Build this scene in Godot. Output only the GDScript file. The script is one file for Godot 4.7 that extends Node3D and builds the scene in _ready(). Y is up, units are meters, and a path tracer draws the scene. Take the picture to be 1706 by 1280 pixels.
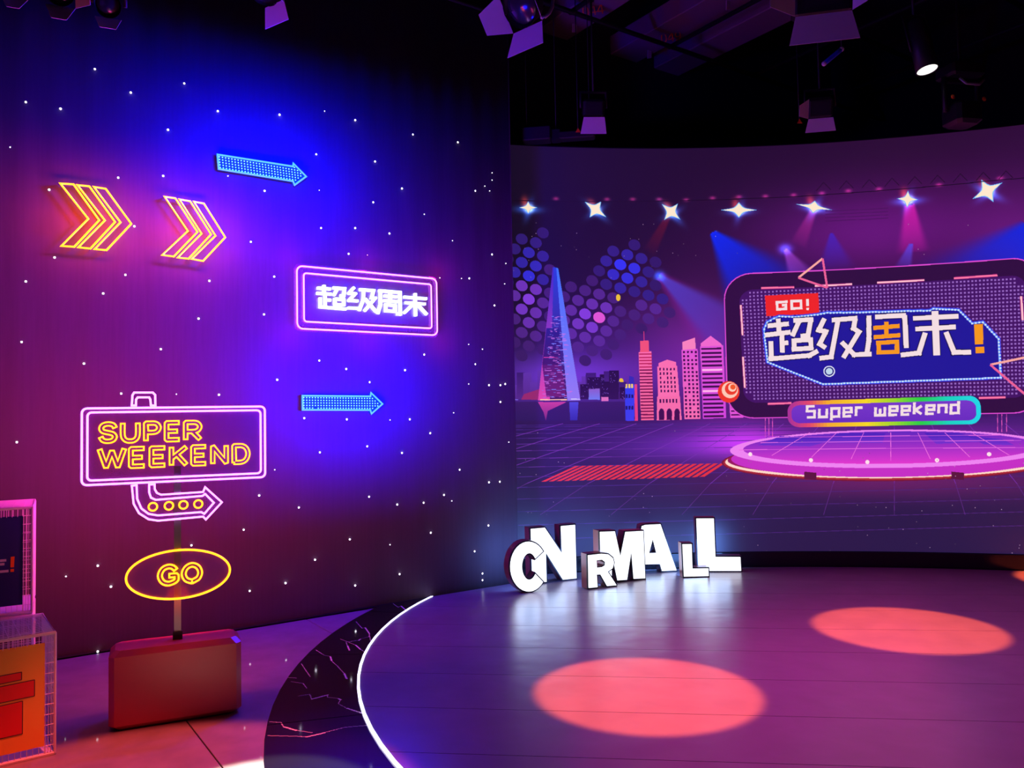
extends Node3D
# A television studio: starry curtain with neon signs, curved LED wall, round stage, illuminated letters.

const F := 1331.0            # focal length in pixels of the 1706 x 1280 picture
const ROLL := 0.019
const PITCH := 0.042
const EYE := Vector3(0, 1.5, 0)
const U := Vector3(0.82305, 0, -0.56797)   # along the curtain wall
const N := Vector3(0.56797, 0, 0.82305)    # out of the curtain wall into the room
const WALL := -5.98                        # curtain plane: p . N
const SC := Vector2(1.903, 1.068)          # axis of the curved LED wall (x, z)
const SR := 8.875
const S_LEFT := -2.124
const S_RIGHT := 4.715
const S_TOP := 4.13
const S_BOTTOM := 0.16
const TW := 2048
const TH := 1192
const LW := 512
const LH := 298

var M := {}
var used := {}
var img: Image
var low := PackedFloat32Array()
var view: Basis

# ------------------------------------------------------------------ entry
func _ready() -> void:
	view = Basis(Vector3.RIGHT, PITCH) * Basis(Vector3.BACK, -ROLL)
	var cam := Camera3D.new()
	cam.name = "camera"
	cam.position = EYE
	cam.basis = view
	cam.fov = rad_to_deg(2.0 * atan(640.0 / F))
	cam.near = 0.05
	cam.far = 60.0
	add_child(cam)
	cam.current = true
	var we := WorldEnvironment.new()
	we.name = "environment"
	var e := Environment.new()
	e.background_mode = Environment.BG_COLOR
	e.background_color = Color(0, 0, 0)
	e.tonemap_mode = Environment.TONE_MAPPER_LINEAR
	e.tonemap_exposure = 1.0
	e.sdfgi_enabled = true
	e.ssao_enabled = true
	e.ssil_enabled = true
	we.environment = e
	add_child(we)
	# large area light: the glow of the LED wall, just in front of its face
	area("led_wall_light", Vector3(2.6, 2.2, -7.55), Vector3(2.2, 1.6, 0), Vector2(4.6, 3.2), Color(1.0, 0.2, 0.62), 3.2)
	materials()
	shell()
	stage()
	led_wall()
	curtain()
	chevrons()
	arrows()
	chinese_sign()
	signpost()
	crates()
	letters()
	ceiling_rig()

# ------------------------------------------------------------------ pixels to places
func ray(px: float, py: float) -> Vector3:
	return view * Vector3(px - 853.0, 640.0 - py, -F)

func on_level(px: float, py: float, y := 0.0) -> Vector3:
	var d := ray(px, py)
	return EYE + d * ((y - EYE.y) / d.y)

func on_plane(px: float, py: float, p: Vector3, n: Vector3) -> Vector3:
	var d := ray(px, py)
	return EYE + d * ((p - EYE).dot(n) / d.dot(n))

func on_wall(px: float, py: float, off := 0.0) -> Vector3:
	return on_plane(px, py, N * (WALL + off), N)

func at_depth(px: float, py: float, depth: float) -> Vector3:
	var d := ray(px, py)
	return EYE + d * (depth / -d.z)

func un(u: float, n: float, y := 0.0) -> Vector3:
	return U * u + N * n + Vector3(0, y, 0)

# ------------------------------------------------------------------ nodes
func numbered(called: String) -> String:
	if not used.has(called):
		used[called] = 0
		return called
	used[called] += 1
	return "%s_%03d" % [called, used[called]]

func tag(o: Node, label: String, category: String, group := "") -> Node:
	o.set_meta("label", label)
	o.set_meta("category", category)
	if group:
		o.set_meta("group", group)
	return o

func thing(called: String, label: String, category: String, xf := Transform3D(), group := "") -> Node3D:
	var o := Node3D.new()
	o.name = numbered(called)
	o.transform = xf
	add_child(o)
	tag(o, label, category, group)
	return o

func tool() -> SurfaceTool:
	var st := SurfaceTool.new()
	st.begin(Mesh.PRIMITIVE_TRIANGLES)
	st.set_smooth_group(-1)
	return st

func done(st: SurfaceTool) -> ArrayMesh:
	st.generate_normals()
	return st.commit()

func put(mesh: Mesh, called: String, mat: Material, parent: Node, xf := Transform3D()) -> MeshInstance3D:
	var o := MeshInstance3D.new()
	o.name = called if parent != self else numbered(called)
	o.mesh = mesh
	o.material_override = mat
	o.transform = xf
	parent.add_child(o, true)
	return o

func struct(mesh: Mesh, called: String, mat: Material, xf := Transform3D()) -> MeshInstance3D:
	var o := put(mesh, called, mat, self, xf)
	o.set_meta("kind", "structure")
	return o

func omni(called: String, at: Vector3, c: Color, energy: float, size := 0.05) -> void:
	var l := OmniLight3D.new()
	l.name = numbered(called)
	l.position = at
	l.light_color = c
	l.light_energy = energy
	l.light_size = size
	l.omni_range = 25.0
	l.omni_attenuation = 2.0
	l.shadow_enabled = true
	add_child(l)

func spot(called: String, at: Vector3, to: Vector3, c: Color, energy: float, half: float, blend: float, size := 0.04) -> void:
	var l := SpotLight3D.new()
	l.name = numbered(called)
	l.light_color = c
	l.light_energy = energy
	l.light_size = size
	l.spot_angle = half
	l.spot_angle_attenuation = blend
	l.spot_range = 25.0
	l.spot_attenuation = 2.0
	l.shadow_enabled = true
	var up := Vector3.UP if absf((to - at).normalized().y) < 0.95 else Vector3.RIGHT
	l.transform = Transform3D(Basis.looking_at(to - at, up), at)
	add_child(l)

func area(called: String, at: Vector3, to: Vector3, size: Vector2, c: Color, energy: float) -> void:
	var l := AreaLight3D.new()
	l.name = numbered(called)
	l.light_color = c
	l.light_energy = energy
	l.area_size = size
	l.area_range = 25.0
	l.shadow_enabled = true
	l.transform = Transform3D(Basis.looking_at(to - at, Vector3.UP), at)
	add_child(l)

# ------------------------------------------------------------------ materials
func paint(c: Color, rough := 0.7, metal := 0.0, spec := 0.5) -> StandardMaterial3D:
	var m := StandardMaterial3D.new()
	m.albedo_color = c
	m.roughness = rough
	m.metallic = metal
	m.metallic_specular = spec
	m.cull_mode = BaseMaterial3D.CULL_DISABLED
	return m

func glow(r: float, g: float, b: float, base := Color(0.6, 0.6, 0.6)) -> StandardMaterial3D:
	var m := paint(base, 0.4)
	var k := maxf(r, maxf(g, b))
	m.emission_enabled = true
	m.emission = Color(r / k, g / k, b / k).linear_to_srgb()
	m.emission_energy_multiplier = k
	return m

func noise_tex(freq: float, lo: Color, hi: Color, octaves := 4, size := 512, seed_ := 3, normal := false) -> NoiseTexture2D:
	var n := FastNoiseLite.new()
	n.seed = seed_
	n.frequency = freq
	n.fractal_octaves = octaves
	var t := NoiseTexture2D.new()
	t.width = size
	t.height = size
	t.seamless = true
	t.noise = n
	t.as_normal_map = normal
	if not normal:
		var g := Gradient.new()
		g.set_color(0, lo)
		g.set_color(1, hi)
		t.color_ramp = g
	return t

func materials() -> void:
	M.black = paint(Color(0.09, 0.08, 0.1), 0.75)
	M.shell = paint(Color(0.13, 0.115, 0.14), 0.9)
	M.concrete = paint(Color(0.3, 0.3, 0.31), 0.9)
	M.pipe = paint(Color(0.11, 0.1, 0.12), 0.6, 0.2)
	M.beam = paint(Color(0.5, 0.43, 0.47), 0.7)
	M.white_print = paint(Color(0.82, 0.8, 0.84), 0.6)
	M.orange_print = paint(Color(0.95, 0.45, 0.1), 0.6)
	M.plate = paint(Color(0.75, 0.72, 0.72), 0.5)
	M.curtain = paint(Color(0.4, 0.34, 0.4), 0.95, 0.0, 0.2)
	M.curtain.albedo_texture = noise_tex(0.06, Color(0.93, 0.93, 0.93), Color(1, 1, 1), 3, 512, 5)
	M.curtain.uv1_triplanar = true
	M.curtain.uv1_scale = Vector3(1.1, 0.06, 1.1)
	M.star = glow(5.0, 4.9, 5.4)
	M.yellow = glow(4.2, 1.3, 0.03, Color(0.8, 0.6, 0.1))
	M.magenta = glow(2.6, 0.72, 3.0, Color(0.9, 0.7, 0.9))
	M.pink = glow(2.6, 0.72, 2.0, Color(0.9, 0.7, 0.85))
	M.cyan = glow(0.10, 0.62, 6.0, Color(0.4, 0.7, 0.9))
	M.cyan_dot = glow(0.42, 1.3, 4.0, Color(0.4, 0.7, 0.9))
	M.blue_panel = paint(Color(0.07, 0.25, 0.42), 0.5)
	M.blue_panel.emission_enabled = true
	M.blue_panel.emission = Color(0.0, 0.24, 0.5)
	M.blue_panel.emission_energy_multiplier = 0.7
	M.white_led = glow(1.9, 2.5, 3.6)
	M.letter_face = glow(1.5, 1.6, 1.8)
	M.strip = glow(2.4, 2.3, 3.6)
	M.acrylic = StandardMaterial3D.new()
	M.acrylic.albedo_color = Color(0.75, 0.4, 0.85, 0.12)
	M.acrylic.transparency = BaseMaterial3D.TRANSPARENCY_ALPHA
	M.acrylic.roughness = 0.12
	M.acrylic.cull_mode = BaseMaterial3D.CULL_DISABLED
	M.steel = paint(Color(0.62, 0.6, 0.62), 0.35, 0.6)
	M.wire = paint(Color(0.86, 0.82, 0.86), 0.45)
	M.red_base = paint(Color(0.76, 0.24, 0.34), 0.3)
	M.navy = paint(Color(0.1, 0.06, 0.42), 0.6)
	M.orange_panel = paint(Color(0.95, 0.7, 0.2), 0.6)
	M.red_print = paint(Color(0.85, 0.06, 0.08), 0.6)
	M.dark_print = paint(Color(0.28, 0.05, 0.06), 0.6)
	M.letter_side = paint(Color(0.06, 0.055, 0.075), 0.35)
	M.letter_return = paint(Color(0.5, 0.16, 0.2), 0.3, 0.2)
	M.flap = paint(Color(0.82, 0.78, 0.82), 0.4, 0.15)
	M.lamp_body = paint(Color(0.12, 0.11, 0.14), 0.45, 0.3)
	M.lens = paint(Color(0.16, 0.14, 0.17), 0.15)
	M.lamp_on = glow(1.2, 1.25, 1.1)
	M.blue_cloth = paint(Color(0.1, 0.14, 0.8), 0.6)
	M.sheet = paint(Color(0.52, 0.5, 0.52), 0.42)
	M.sheet.albedo_texture = noise_tex(0.02, Color(0.86, 0.86, 0.86), Color(1, 1, 1), 4, 512, 9)
	M.sheet.uv1_triplanar = true
	M.sheet.uv1_world_triplanar = true
	M.sheet.uv1_scale = Vector3(0.5, 0.5, 0.5)
	M.sheet.clearcoat_enabled = true
	M.sheet.clearcoat = 0.5
	M.sheet.clearcoat_roughness = 0.04
	M.deck = paint(Color(0.48, 0.44, 0.47), 0.3, 0.0, 0.6)
	M.deck.albedo_texture = noise_tex(0.015, Color(0.9, 0.9, 0.9), Color(1, 1, 1), 5, 512, 21)
	M.deck.uv1_triplanar = true
	M.deck.uv1_world_triplanar = true
	M.deck.uv1_scale = Vector3(0.4, 0.4, 0.4)
	M.deck.normal_enabled = true
	M.deck.normal_texture = noise_tex(0.012, Color.BLACK, Color.WHITE, 3, 512, 33, true)
	M.deck.normal_scale = 0.05
	M.plinth = paint(Color(0.1, 0.09, 0.11), 0.14)
	M.cabinet = paint(Color(0.1, 0.09, 0.11), 0.6)

# ------------------------------------------------------------------ shapes
func quad(st: SurfaceTool, a: Vector3, b: Vector3, c: Vector3, d: Vector3) -> void:
	for p in [a, b, c, a, c, d]:
		st.add_vertex(p)

func add_box(st: SurfaceTool, c: Vector3, s: Vector3, b := Basis()) -> void:
	var h := s * 0.5
	var p := []
	for i in 8:
		p.append(c + b * Vector3(h.x if i & 1 else -h.x, h.y if i & 2 else -h.y, h.z if i & 4 else -h.z))
	quad(st, p[4], p[6], p[7], p[5])
	quad(st, p[1], p[3], p[2], p[0])
	quad(st, p[0], p[2], p[6], p[4])
	quad(st, p[5], p[7], p[3], p[1])
	quad(st, p[2], p[3], p[7], p[6])
	quad(st, p[4], p[5], p[1], p[0])

func box(c: Vector3, s: Vector3, b := Basis()) -> ArrayMesh:
	var st := tool()
	add_box(st, c, s, b)
	return done(st)

# box with chamfered edges, resting on y = c.y - s.y / 2
func soft_box(c: Vector3, s: Vector3, r := 0.01) -> ArrayMesh:
	var st := tool()
	var pts := PackedVector3Array()
	var prof := [[-s.y / 2, r], [-s.y / 2 + r, 0.0], [s.y / 2 - r, 0.0], [s.y / 2, r]]
	var rings := []
	for q in prof:
		var x: float = s.x / 2 - q[1]
		var z: float = s.z / 2 - q[1]
		var ch := r
		var ring := [Vector3(-x + ch, q[0], z), Vector3(x - ch, q[0], z), Vector3(x, q[0], z - ch), Vector3(x, q[0], -z + ch), Vector3(x - ch, q[0], -z), Vector3(-x + ch, q[0], -z), Vector3(-x, q[0], -z + ch), Vector3(-x, q[0], z - ch)]
		rings.append(ring)
	for k in 3:
		for i in 8:
			var j := (i + 1) % 8
			quad(st, c + rings[k][i], c + rings[k + 1][i], c + rings[k + 1][j], c + rings[k][j])
	for i in range(1, 7):
		for p in [rings[3][0], rings[3][i + 1], rings[3][i]]:
			st.add_vertex(c + p)
		for p in [rings[0][0], rings[0][i], rings[0][i + 1]]:
			st.add_vertex(c + p)
	return done(st)

func add_tube(st: SurfaceTool, pts: Array, r: float, closed := false, sides := 6) -> void:
	var n := pts.size()
	if n < 2:
		return
	var rings := []
	for i in n:
		var a: Vector3 = pts[(i - 1 + n) % n] if closed or i > 0 else pts[i]
		var b: Vector3 = pts[(i + 1) % n] if closed or i < n - 1 else pts[i]
		var p: Vector3 = pts[i]
		var t := (b - a).normalized()
		var d1 := (p - a).normalized() if p != a else t
		var d2 := (b - p).normalized() if b != p else t
		t = (d1 + d2).normalized()
		if t.length() < 0.1:
			t = d2
		var ref := Vector3.UP if absf(t.y) < 0.9 else Vector3.RIGHT
		if absf(t.z) < 0.75:
			ref = Vector3.BACK
		var x := t.cross(ref).normalized()
		var y := x.cross(t)
		var stretch := 1.0 / clampf(d1.dot(t), 0.5, 1.0)
		var ring := []
		for k in sides:
			var ang := TAU * k / sides
			ring.append(p + x * cos(ang) * r * stretch + y * sin(ang) * r)
		rings.append(ring)
	for i in (n if closed else n - 1):
		var j := (i + 1) % n
		for k in sides:
			var l := (k + 1) % sides
			quad(st, rings[i][k], rings[i][l], rings[j][l], rings[j][k])
	if not closed:
		for k in range(1, sides - 1):
			for p in [rings[0][0], rings[0][k + 1], rings[0][k]]:
				st.add_vertex(p)
			for p in [rings[n - 1][0], rings[n - 1][k], rings[n - 1][k + 1]]:
				st.add_vertex(p)

func tube(pts: Array, r: float, closed := false, sides := 6) -> ArrayMesh:
	var st := tool()
	st.set_smooth_group(0)
	add_tube(st, pts, r, closed, sides)
	return done(st)

func rod(a: Vector3, b: Vector3, r: float, sides := 8) -> ArrayMesh:
	return tube([a, b], r, false, sides)

func flat3(poly, z := 0.0) -> Array:
	var out := []
	for p in poly:
		out.append(Vector3(p.x, p.y, z))
	return out

# extrudes a 2-D outline (with holes bridged in) from z0 to z1 in the given frame
func add_prism(st: SurfaceTool, outer: PackedVector2Array, holes: Array, z0: float, z1: float, xf := Transform3D(), walls := true, faces := true) -> void:
	if Geometry2D.is_polygon_clockwise(outer):
		outer.reverse()
	var whole := PackedVector2Array(outer)
	for h in holes:
		var hole := PackedVector2Array(h)
		if not Geometry2D.is_polygon_clockwise(hole):
			hole.reverse()
		var bi := 0
		var bj := 0
		var best := INF
		for i in whole.size():
			for j in hole.size():
				var d := whole[i].distance_squared_to(hole[j])
				if d < best:
					best = d
					bi = i
					bj = j
		var merged := PackedVector2Array()
		for i in bi + 1:
			merged.append(whole[i])
		for j in hole.size() + 1:
			merged.append(hole[(bj + j) % hole.size()])
		for i in range(bi, whole.size()):
			merged.append(whole[i])
		whole = merged
	if faces:
		var idx := Geometry2D.triangulate_polygon(whole)
		for k in range(0, idx.size(), 3):
			for o in [0, 1, 2]:
				var p := whole[idx[k + o]]
				st.add_vertex(xf * Vector3(p.x, p.y, z1))
			for o in [0, 2, 1]:
				var p := whole[idx[k + o]]
				st.add_vertex(xf * Vector3(p.x, p.y, z0))
	if walls:
		var loops := [outer]
		loops.append_array(holes)
		for l in loops:
			for i in l.size():
				var a: Vector2 = l[i]
				var b: Vector2 = l[(i + 1) % l.size()]
				quad(st, xf * Vector3(a.x, a.y, z0), xf * Vector3(a.x, a.y, z1), xf * Vector3(b.x, b.y, z1), xf * Vector3(b.x, b.y, z0))

func prism(outer: PackedVector2Array, holes: Array, z0: float, z1: float, xf := Transform3D()) -> ArrayMesh:
	var st := tool()
	add_prism(st, outer, holes, z0, z1, xf)
	return done(st)

# a floor slab: 2-D outline in (x, z) from y0 to y1
func slab(poly: PackedVector2Array, y0: float, y1: float) -> ArrayMesh:
	var turned := PackedVector2Array()
	for p in poly:
		turned.append(Vector2(p.x, -p.y))
	return prism(turned, [], y0, y1, Transform3D(Basis(Vector3.RIGHT, Vector3.FORWARD, Vector3.UP), Vector3.ZERO))

func round_rect(a: Vector2, b: Vector2, r: float, seg := 5) -> PackedVector2Array:
	var out := PackedVector2Array()
	var cs := [Vector2(b.x - r, b.y - r), Vector2(a.x + r, b.y - r), Vector2(a.x + r, a.y + r), Vector2(b.x - r, a.y + r)]
	for k in 4:
		for i in seg + 1:
			var ang := PI / 2 * k + PI / 2 * i / seg
			out.append(cs[k] + Vector2(cos(ang), sin(ang)) * r)
	return out

func ellipse(c: Vector2, rx: float, ry: float, n := 24, turn := 0.0) -> PackedVector2Array:
	var out := PackedVector2Array()
	for i in n:
		var a := TAU * i / n
		out.append(c + Vector2(cos(a) * rx, sin(a) * ry).rotated(turn))
	return out

func lathe(prof: Array, sides := 16, xf := Transform3D()) -> ArrayMesh:
	var st := tool()
	st.set_smooth_group(0)
	for i in prof.size() - 1:
		for k in sides:
			var a0 := TAU * k / sides
			var a1 := TAU * (k + 1) / sides
			var p: Vector2 = prof[i]
			var q: Vector2 = prof[i + 1]
			quad(st, xf * Vector3(cos(a0) * p.x, p.y, sin(a0) * p.x), xf * Vector3(cos(a1) * p.x, p.y, sin(a1) * p.x), xf * Vector3(cos(a1) * q.x, q.y, sin(a1) * q.x), xf * Vector3(cos(a0) * q.x, q.y, sin(a0) * q.x))
	return done(st)

# ------------------------------------------------------------------ the room
func wall_box(called: String, u0: float, u1: float, n0: float, n1: float, y0: float, y1: float, mat: Material) -> void:
	var b := Basis(U, Vector3.UP, N)
	struct(box(Vector3.ZERO, Vector3(u1 - u0, y1 - y0, n1 - n0)), called, mat, Transform3D(b, un((u0 + u1) / 2, (n0 + n1) / 2, (y0 + y1) / 2)))

func shell() -> void:
	wall_box("wall_left", -7.2, 10.7, -7.0, -6.8, -0.02, 6.6, M.shell)
	wall_box("wall_back", 10.5, 10.7, -6.8, 5.2, -0.02, 6.6, M.shell)
	wall_box("wall_right", -7.2, 10.7, 5.2, 5.4, -0.02, 6.6, M.shell)
	wall_box("wall_front", -7.4, -7.2, -7.0, 5.4, -0.02, 6.6, M.shell)
	wall_box("ceiling", -7.4, 10.7, -7.0, 5.4, 6.6, 6.8, M.shell)
	var b := Basis(U, Vector3.UP, N)
	var fl := struct(box(Vector3.ZERO, Vector3(18.1, 0.2, 12.4)), "floor", M.black, Transform3D(b, un(1.65, -0.8, -0.12)))
	var sheet := soft_box(Vector3.ZERO, Vector3(1.214, 0.02, 2.434), 0.002)
	for i in range(-6, 8):
		for j in 5:
			var u := 0.951 + 1.22 * (i + 0.5)
			var n := -5.95 + 2.44 * (j + 0.5)
			if u - 0.61 < -7.2 or u + 0.61 > 10.5 or n + 1.22 > 5.2:
				continue
			put(sheet, "floor_sheet", M.sheet, fl, fl.transform.affine_inverse() * Transform3D(b, un(u, n, -0.01)))

func screen_z(x: float, grow := 0.0) -> float:
	return SC.y - sqrt((SR + grow) * (SR + grow) - (x - SC.x) * (x - SC.x))

func stage() -> void:
	var t := thing("round_stage", "low round stage with grey vinyl deck, black marble rim and glowing white edge line", "stage")
	# what lies in front of the curtain and of the LED wall
	var region := PackedVector2Array()
	var w0 := un(-6.0, WALL + 0.035)
	var w1 := un(4.14, WALL + 0.035)
	region.append(Vector2(w0.x, w0.z))
	region.append(Vector2(w1.x, w1.z))
	for i in 31:
		var x := 0.02 + 6.3 * i / 30.0
		region.append(Vector2(x, screen_z(x, -0.06)))
	region.append(Vector2(9.0, -4.0))
	region.append(Vector2(9.0, 3.0))
	region.append(Vector2(-3.0, 3.0))
	var inner := ellipse(Vector2(2.968, -5.316), 3.931, 3.931, 120)
	var edge := ellipse(Vector2(2.968, -5.316), 3.945, 3.945, 120)
	var outer := ellipse(Vector2(3.197, -4.979), 4.542, 4.542, 120)
	# deck: vinyl strips side by side
	var dirx := Vector2(1, 0.118).normalized()
	var diry := Vector2(-dirx.y, dirx.x)
	var o := Vector2(-0.08, -4.67)
	var big: Array = Geometry2D.intersect_polygons(inner, region)
	for k in range(-7, 8):
		var y0 := 0.545 * k + 0.002
		var y1 := 0.545 * (k + 1) - 0.002
		var strip := PackedVector2Array([o + dirx * -6 + diry * y0, o + dirx * 12 + diry * y0, o + dirx * 12 + diry * y1, o + dirx * -6 + diry * y1])
		for piece in Geometry2D.intersect_polygons(big[0], strip):
			if piece.size() > 2:
				put(slab(piece, 0.0, 0.02), "deck_strip", M.deck, t)
	# marble rim in panels with light veins
	var rim: Array = Geometry2D.clip_polygons(Geometry2D.intersect_polygons(outer, region)[0], edge)
	var vein := marble_texture()
	var mm := paint(Color(1, 1, 1), 0.06, 0.0, 0.75)
	mm.albedo_texture = vein
	mm.uv1_triplanar = false
	var c0 := Vector2(3.1, -5.15)
	for k in 24:
		var a0 := TAU * k / 24 + 0.0008
		var a1 := TAU * (k + 1) / 24 - 0.0008
		var wedge := PackedVector2Array([c0, c0 + Vector2(cos(a0), sin(a0)) * 9, c0 + Vector2(cos(a1), sin(a1)) * 9])
		for r in rim:
			for piece in Geometry2D.intersect_polygons(r, wedge):
				if piece.size() < 3 or Geometry2D.is_polygon_clockwise(piece):
					continue
				var mesh := slab_uv(piece, 0.0, 0.014, c0)
				put(mesh, "marble_panel", mm, t)
	# glowing edge line
	var strip_ring: Array = Geometry2D.clip_polygons(Geometry2D.intersect_polygons(edge, region)[0], inner)
	var st := tool()
	for r in strip_ring:
		if r.size() > 2 and not Geometry2D.is_polygon_clockwise(r):
			var turned := PackedVector2Array()
			for p in r:
				turned.append(Vector2(p.x, -p.y))
			add_prism(st, turned, [], 0.0, 0.024, Transform3D(Basis(Vector3.RIGHT, Vector3.FORWARD, Vector3.UP), Vector3.ZERO))
	put(done(st), "edge_light", M.strip, t)
	for k in 3:
		var a := deg_to_rad(140.0 + 20.0 * k)
		var p := Vector3(2.968 + cos(a) * 3.938, 0.03, -5.316 + sin(a) * 3.938)
		var l := AreaLight3D.new()
		l.name = numbered("edge_light_glow")
		l.light_color = Color(0.75, 0.7, 1.0)
		l.light_energy = 0.03
		l.area_size = Vector2(0.6, 0.014)
		l.area_range = 25.0
		l.shadow_enabled = true
		l.transform = Transform3D(Basis(Vector3.UP, -a + PI / 2) * Basis(Vector3.RIGHT, PI / 2), p)
		add_child(l)

func slab_uv(poly: PackedVector2Array, y0: float, y1: float, c: Vector2) -> ArrayMesh:
	var st := tool()
	if Geometry2D.is_polygon_clockwise(poly):
		poly.reverse()
	var idx := Geometry2D.triangulate_polygon(poly)
	for i in idx:
		var p := poly[i]
		st.set_uv(Vector2(fposmod((p.x + 2.0) * 0.22, 4.0), (p.y + 9.0) * 0.22))
		st.add_vertex(Vector3(p.x, y1, p.y))
	for i in poly.size():
		var a := poly[i]
		var b := poly[(i + 1) % poly.size()]
		st.set_uv(Vector2(0.01, 0.01))
		quad(st, Vector3(a.x, y0, a.y), Vector3(b.x, y0, b.y), Vector3(b.x, y1, b.y), Vector3(a.x, y1, a.y))
	return done(st)

# polished black marble: near-black ground, jagged pale veins (in metres: 4.55 m to the tile)
func marble_texture() -> ImageTexture:
	var s := 1024
	var im := Image.create(s, s, false, Image.FORMAT_RGB8)
	var n := FastNoiseLite.new()
	n.seed = 12
	n.frequency = 0.006
	n.fractal_octaves = 4
	for y in range(0, s, 2):
		for x in range(0, s, 2):
			var v := 0.5 + 0.5 * n.get_noise_2d(x, y)
			im.fill_rect(Rect2i(x, y, 2, 2), Color(0.03 + 0.05 * v, 0.03 + 0.045 * v, 0.04 + 0.06 * v))
	var rng := RandomNumberGenerator.new()
	rng.seed = 77
	var veins := []
	# veins read off the photograph, as floor places
	for line in [
		[[655, 1006], [663, 1012], [668, 1010], [678, 1019]],
		[[593, 1036], [603, 1047], [608, 1046], [615, 1056], [618, 1070]],
		[[567, 1065], [580, 1070], [592, 1075], [600, 1082], [612, 1089]],
		[[526, 1083], [540, 1092], [550, 1094], [552, 1101], [562, 1110], [573, 1122], [577, 1131]],
		[[502, 1106], [508, 1115], [517, 1128]],
		[[485, 1136], [505, 1139], [511, 1147]],
		[[497, 1160], [516, 1157], [519, 1165], [545, 1158], [546, 1162], [563, 1164], [567, 1166], [564, 1173], [577, 1180], [602, 1188]],
		[[449, 1203], [468, 1204], [472, 1211], [493, 1217], [520, 1221]],
		[[447, 1226], [493, 1227], [510, 1228], [540, 1221], [575, 1212], [612, 1209]],
	]:
		var q := []
		for p in line:
			q.append(on_level(p[0], p[1], 0.014))
		veins.append(q)
	for k in 46:
		var a := rng.randf_range(0, TAU)
		var r := rng.randf_range(3.95, 4.3)
		var p := Vector3(3.1 + cos(a) * r, 0, -5.15 + sin(a) * r)
		if p.x < 0.3 and p.z < -3.2:
			continue
		var q := [p]
		var dirv := Vector3(cos(a), 0, sin(a)).rotated(Vector3.UP, rng.randf_range(-0.7, 0.7))
		for i in rng.randi_range(4, 8):
			p += dirv.rotated(Vector3.UP, rng.randf_range(-0.9, 0.9)) * rng.randf_range(0.03, 0.11)
			q.append(p)
		veins.append(q)
	for q in veins:
		for i in q.size() - 1:
			var a := Vector2((q[i].x + 2.0) * 0.22, (q[i].z + 9.0) * 0.22) * s
			var b := Vector2((q[i + 1].x + 2.0) * 0.22, (q[i + 1].z + 9.0) * 0.22) * s
			var steps := int(a.distance_to(b)) + 1
			for k in steps + 1:
				var p := a.lerp(b, float(k) / steps)
				var wide := 2 if (i % 3) == 2 else 1
				im.fill_rect(Rect2i(posmod(int(p.x), s), posmod(int(p.y), s), wide, wide), Color(0.97, 0.95, 0.8))
	return ImageTexture.create_from_image(im)

# ------------------------------------------------------------------ the LED wall
func tex(px: float, py: float) -> Vector2:
	var d := ray(px, py)
	var ox := EYE.x - SC.x
	var oz := EYE.z - SC.y
	var a := d.x * d.x + d.z * d.z
	var b := ox * d.x + oz * d.z
	var c := ox * ox + oz * oz - SR * SR
	var t := (-b + sqrt(maxf(b * b - a * c, 0.0))) / a
	var p := EYE + d * t
	var s := atan2(p.x - SC.x, SC.y - p.z) * SR
	return Vector2((s - S_LEFT) / (S_RIGHT - S_LEFT) * TW, (S_TOP - p.y) / (S_TOP - S_BOTTOM) * TH)

func rgb8(r: float, g: float, b: float) -> Color:
	return Color(r / 255.0, g / 255.0, b / 255.0)

func za(p: Array) -> Array:
	var out := []
	for q in p:
		out.append([840.0 + q[0] * 0.23447, 420.0 + q[1] * 0.23447])
	return out

func zb(p: Array) -> Array:
	var out := []
	for q in p:
		out.append([1200.0 + q[0] * 0.29695, 400.0 + q[1] * 0.29695])
	return out

func tpoly(p: Array) -> PackedVector2Array:
	var out := PackedVector2Array()
	for q in p:
		out.append(tex(q[0], q[1]))
	return out

# scan-line fill in texture pixels; the colour runs from c (top) to c2 (bottom) when c2 is given
func fill(poly: PackedVector2Array, c: Color, c2 = null) -> void:
	var y0 := INF
	var y1 := -INF
	for p in poly:
		y0 = minf(y0, p.y)
		y1 = maxf(y1, p.y)
	var n := poly.size()
	for y in range(maxi(0, int(round(y0))), mini(TH, int(round(y1)))):
		var yc := y + 0.5
		var xs := []
		for i in n:
			var a := poly[i]
			var b := poly[(i + 1) % n]
			if (a.y <= yc) != (b.y <= yc):
				xs.append(a.x + (yc - a.y) / (b.y - a.y) * (b.x - a.x))
		xs.sort()
		var col: Color = c if c2 == null else c.lerp(c2, (yc - y0) / maxf(1.0, y1 - y0))
		for k in range(0, xs.size() - 1, 2):
			var a := maxi(0, int(round(xs[k])))
			var b := mini(TW, int(round(xs[k + 1])))
			if b > a:
				img.fill_rect(Rect2i(a, y, b - a, 1), col)

func shape(p: Array, c: Color, c2 = null) -> void:
	fill(tpoly(p), c, c2)

# thick line through photo points; w in photo pixels
func line(p: Array, w: float, c: Color, closed := false, butt := true) -> void:
	var q := tpoly(p)
	if closed:
		q.append(q[0])
	var n := q.size()
	var h := w * 0.86
	for i in n - 1:
		var d := (q[i + 1] - q[i]).normalized() * h
		var e := Vector2(-d.y, d.x)
		var a := q[i] - (d if i > 0 or closed else Vector2.ZERO)
		var b := q[i + 1] + (d if i < n - 2 or closed else Vector2.ZERO)
		fill(PackedVector2Array([a + e, b + e, b - e, a - e]), c)

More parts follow.
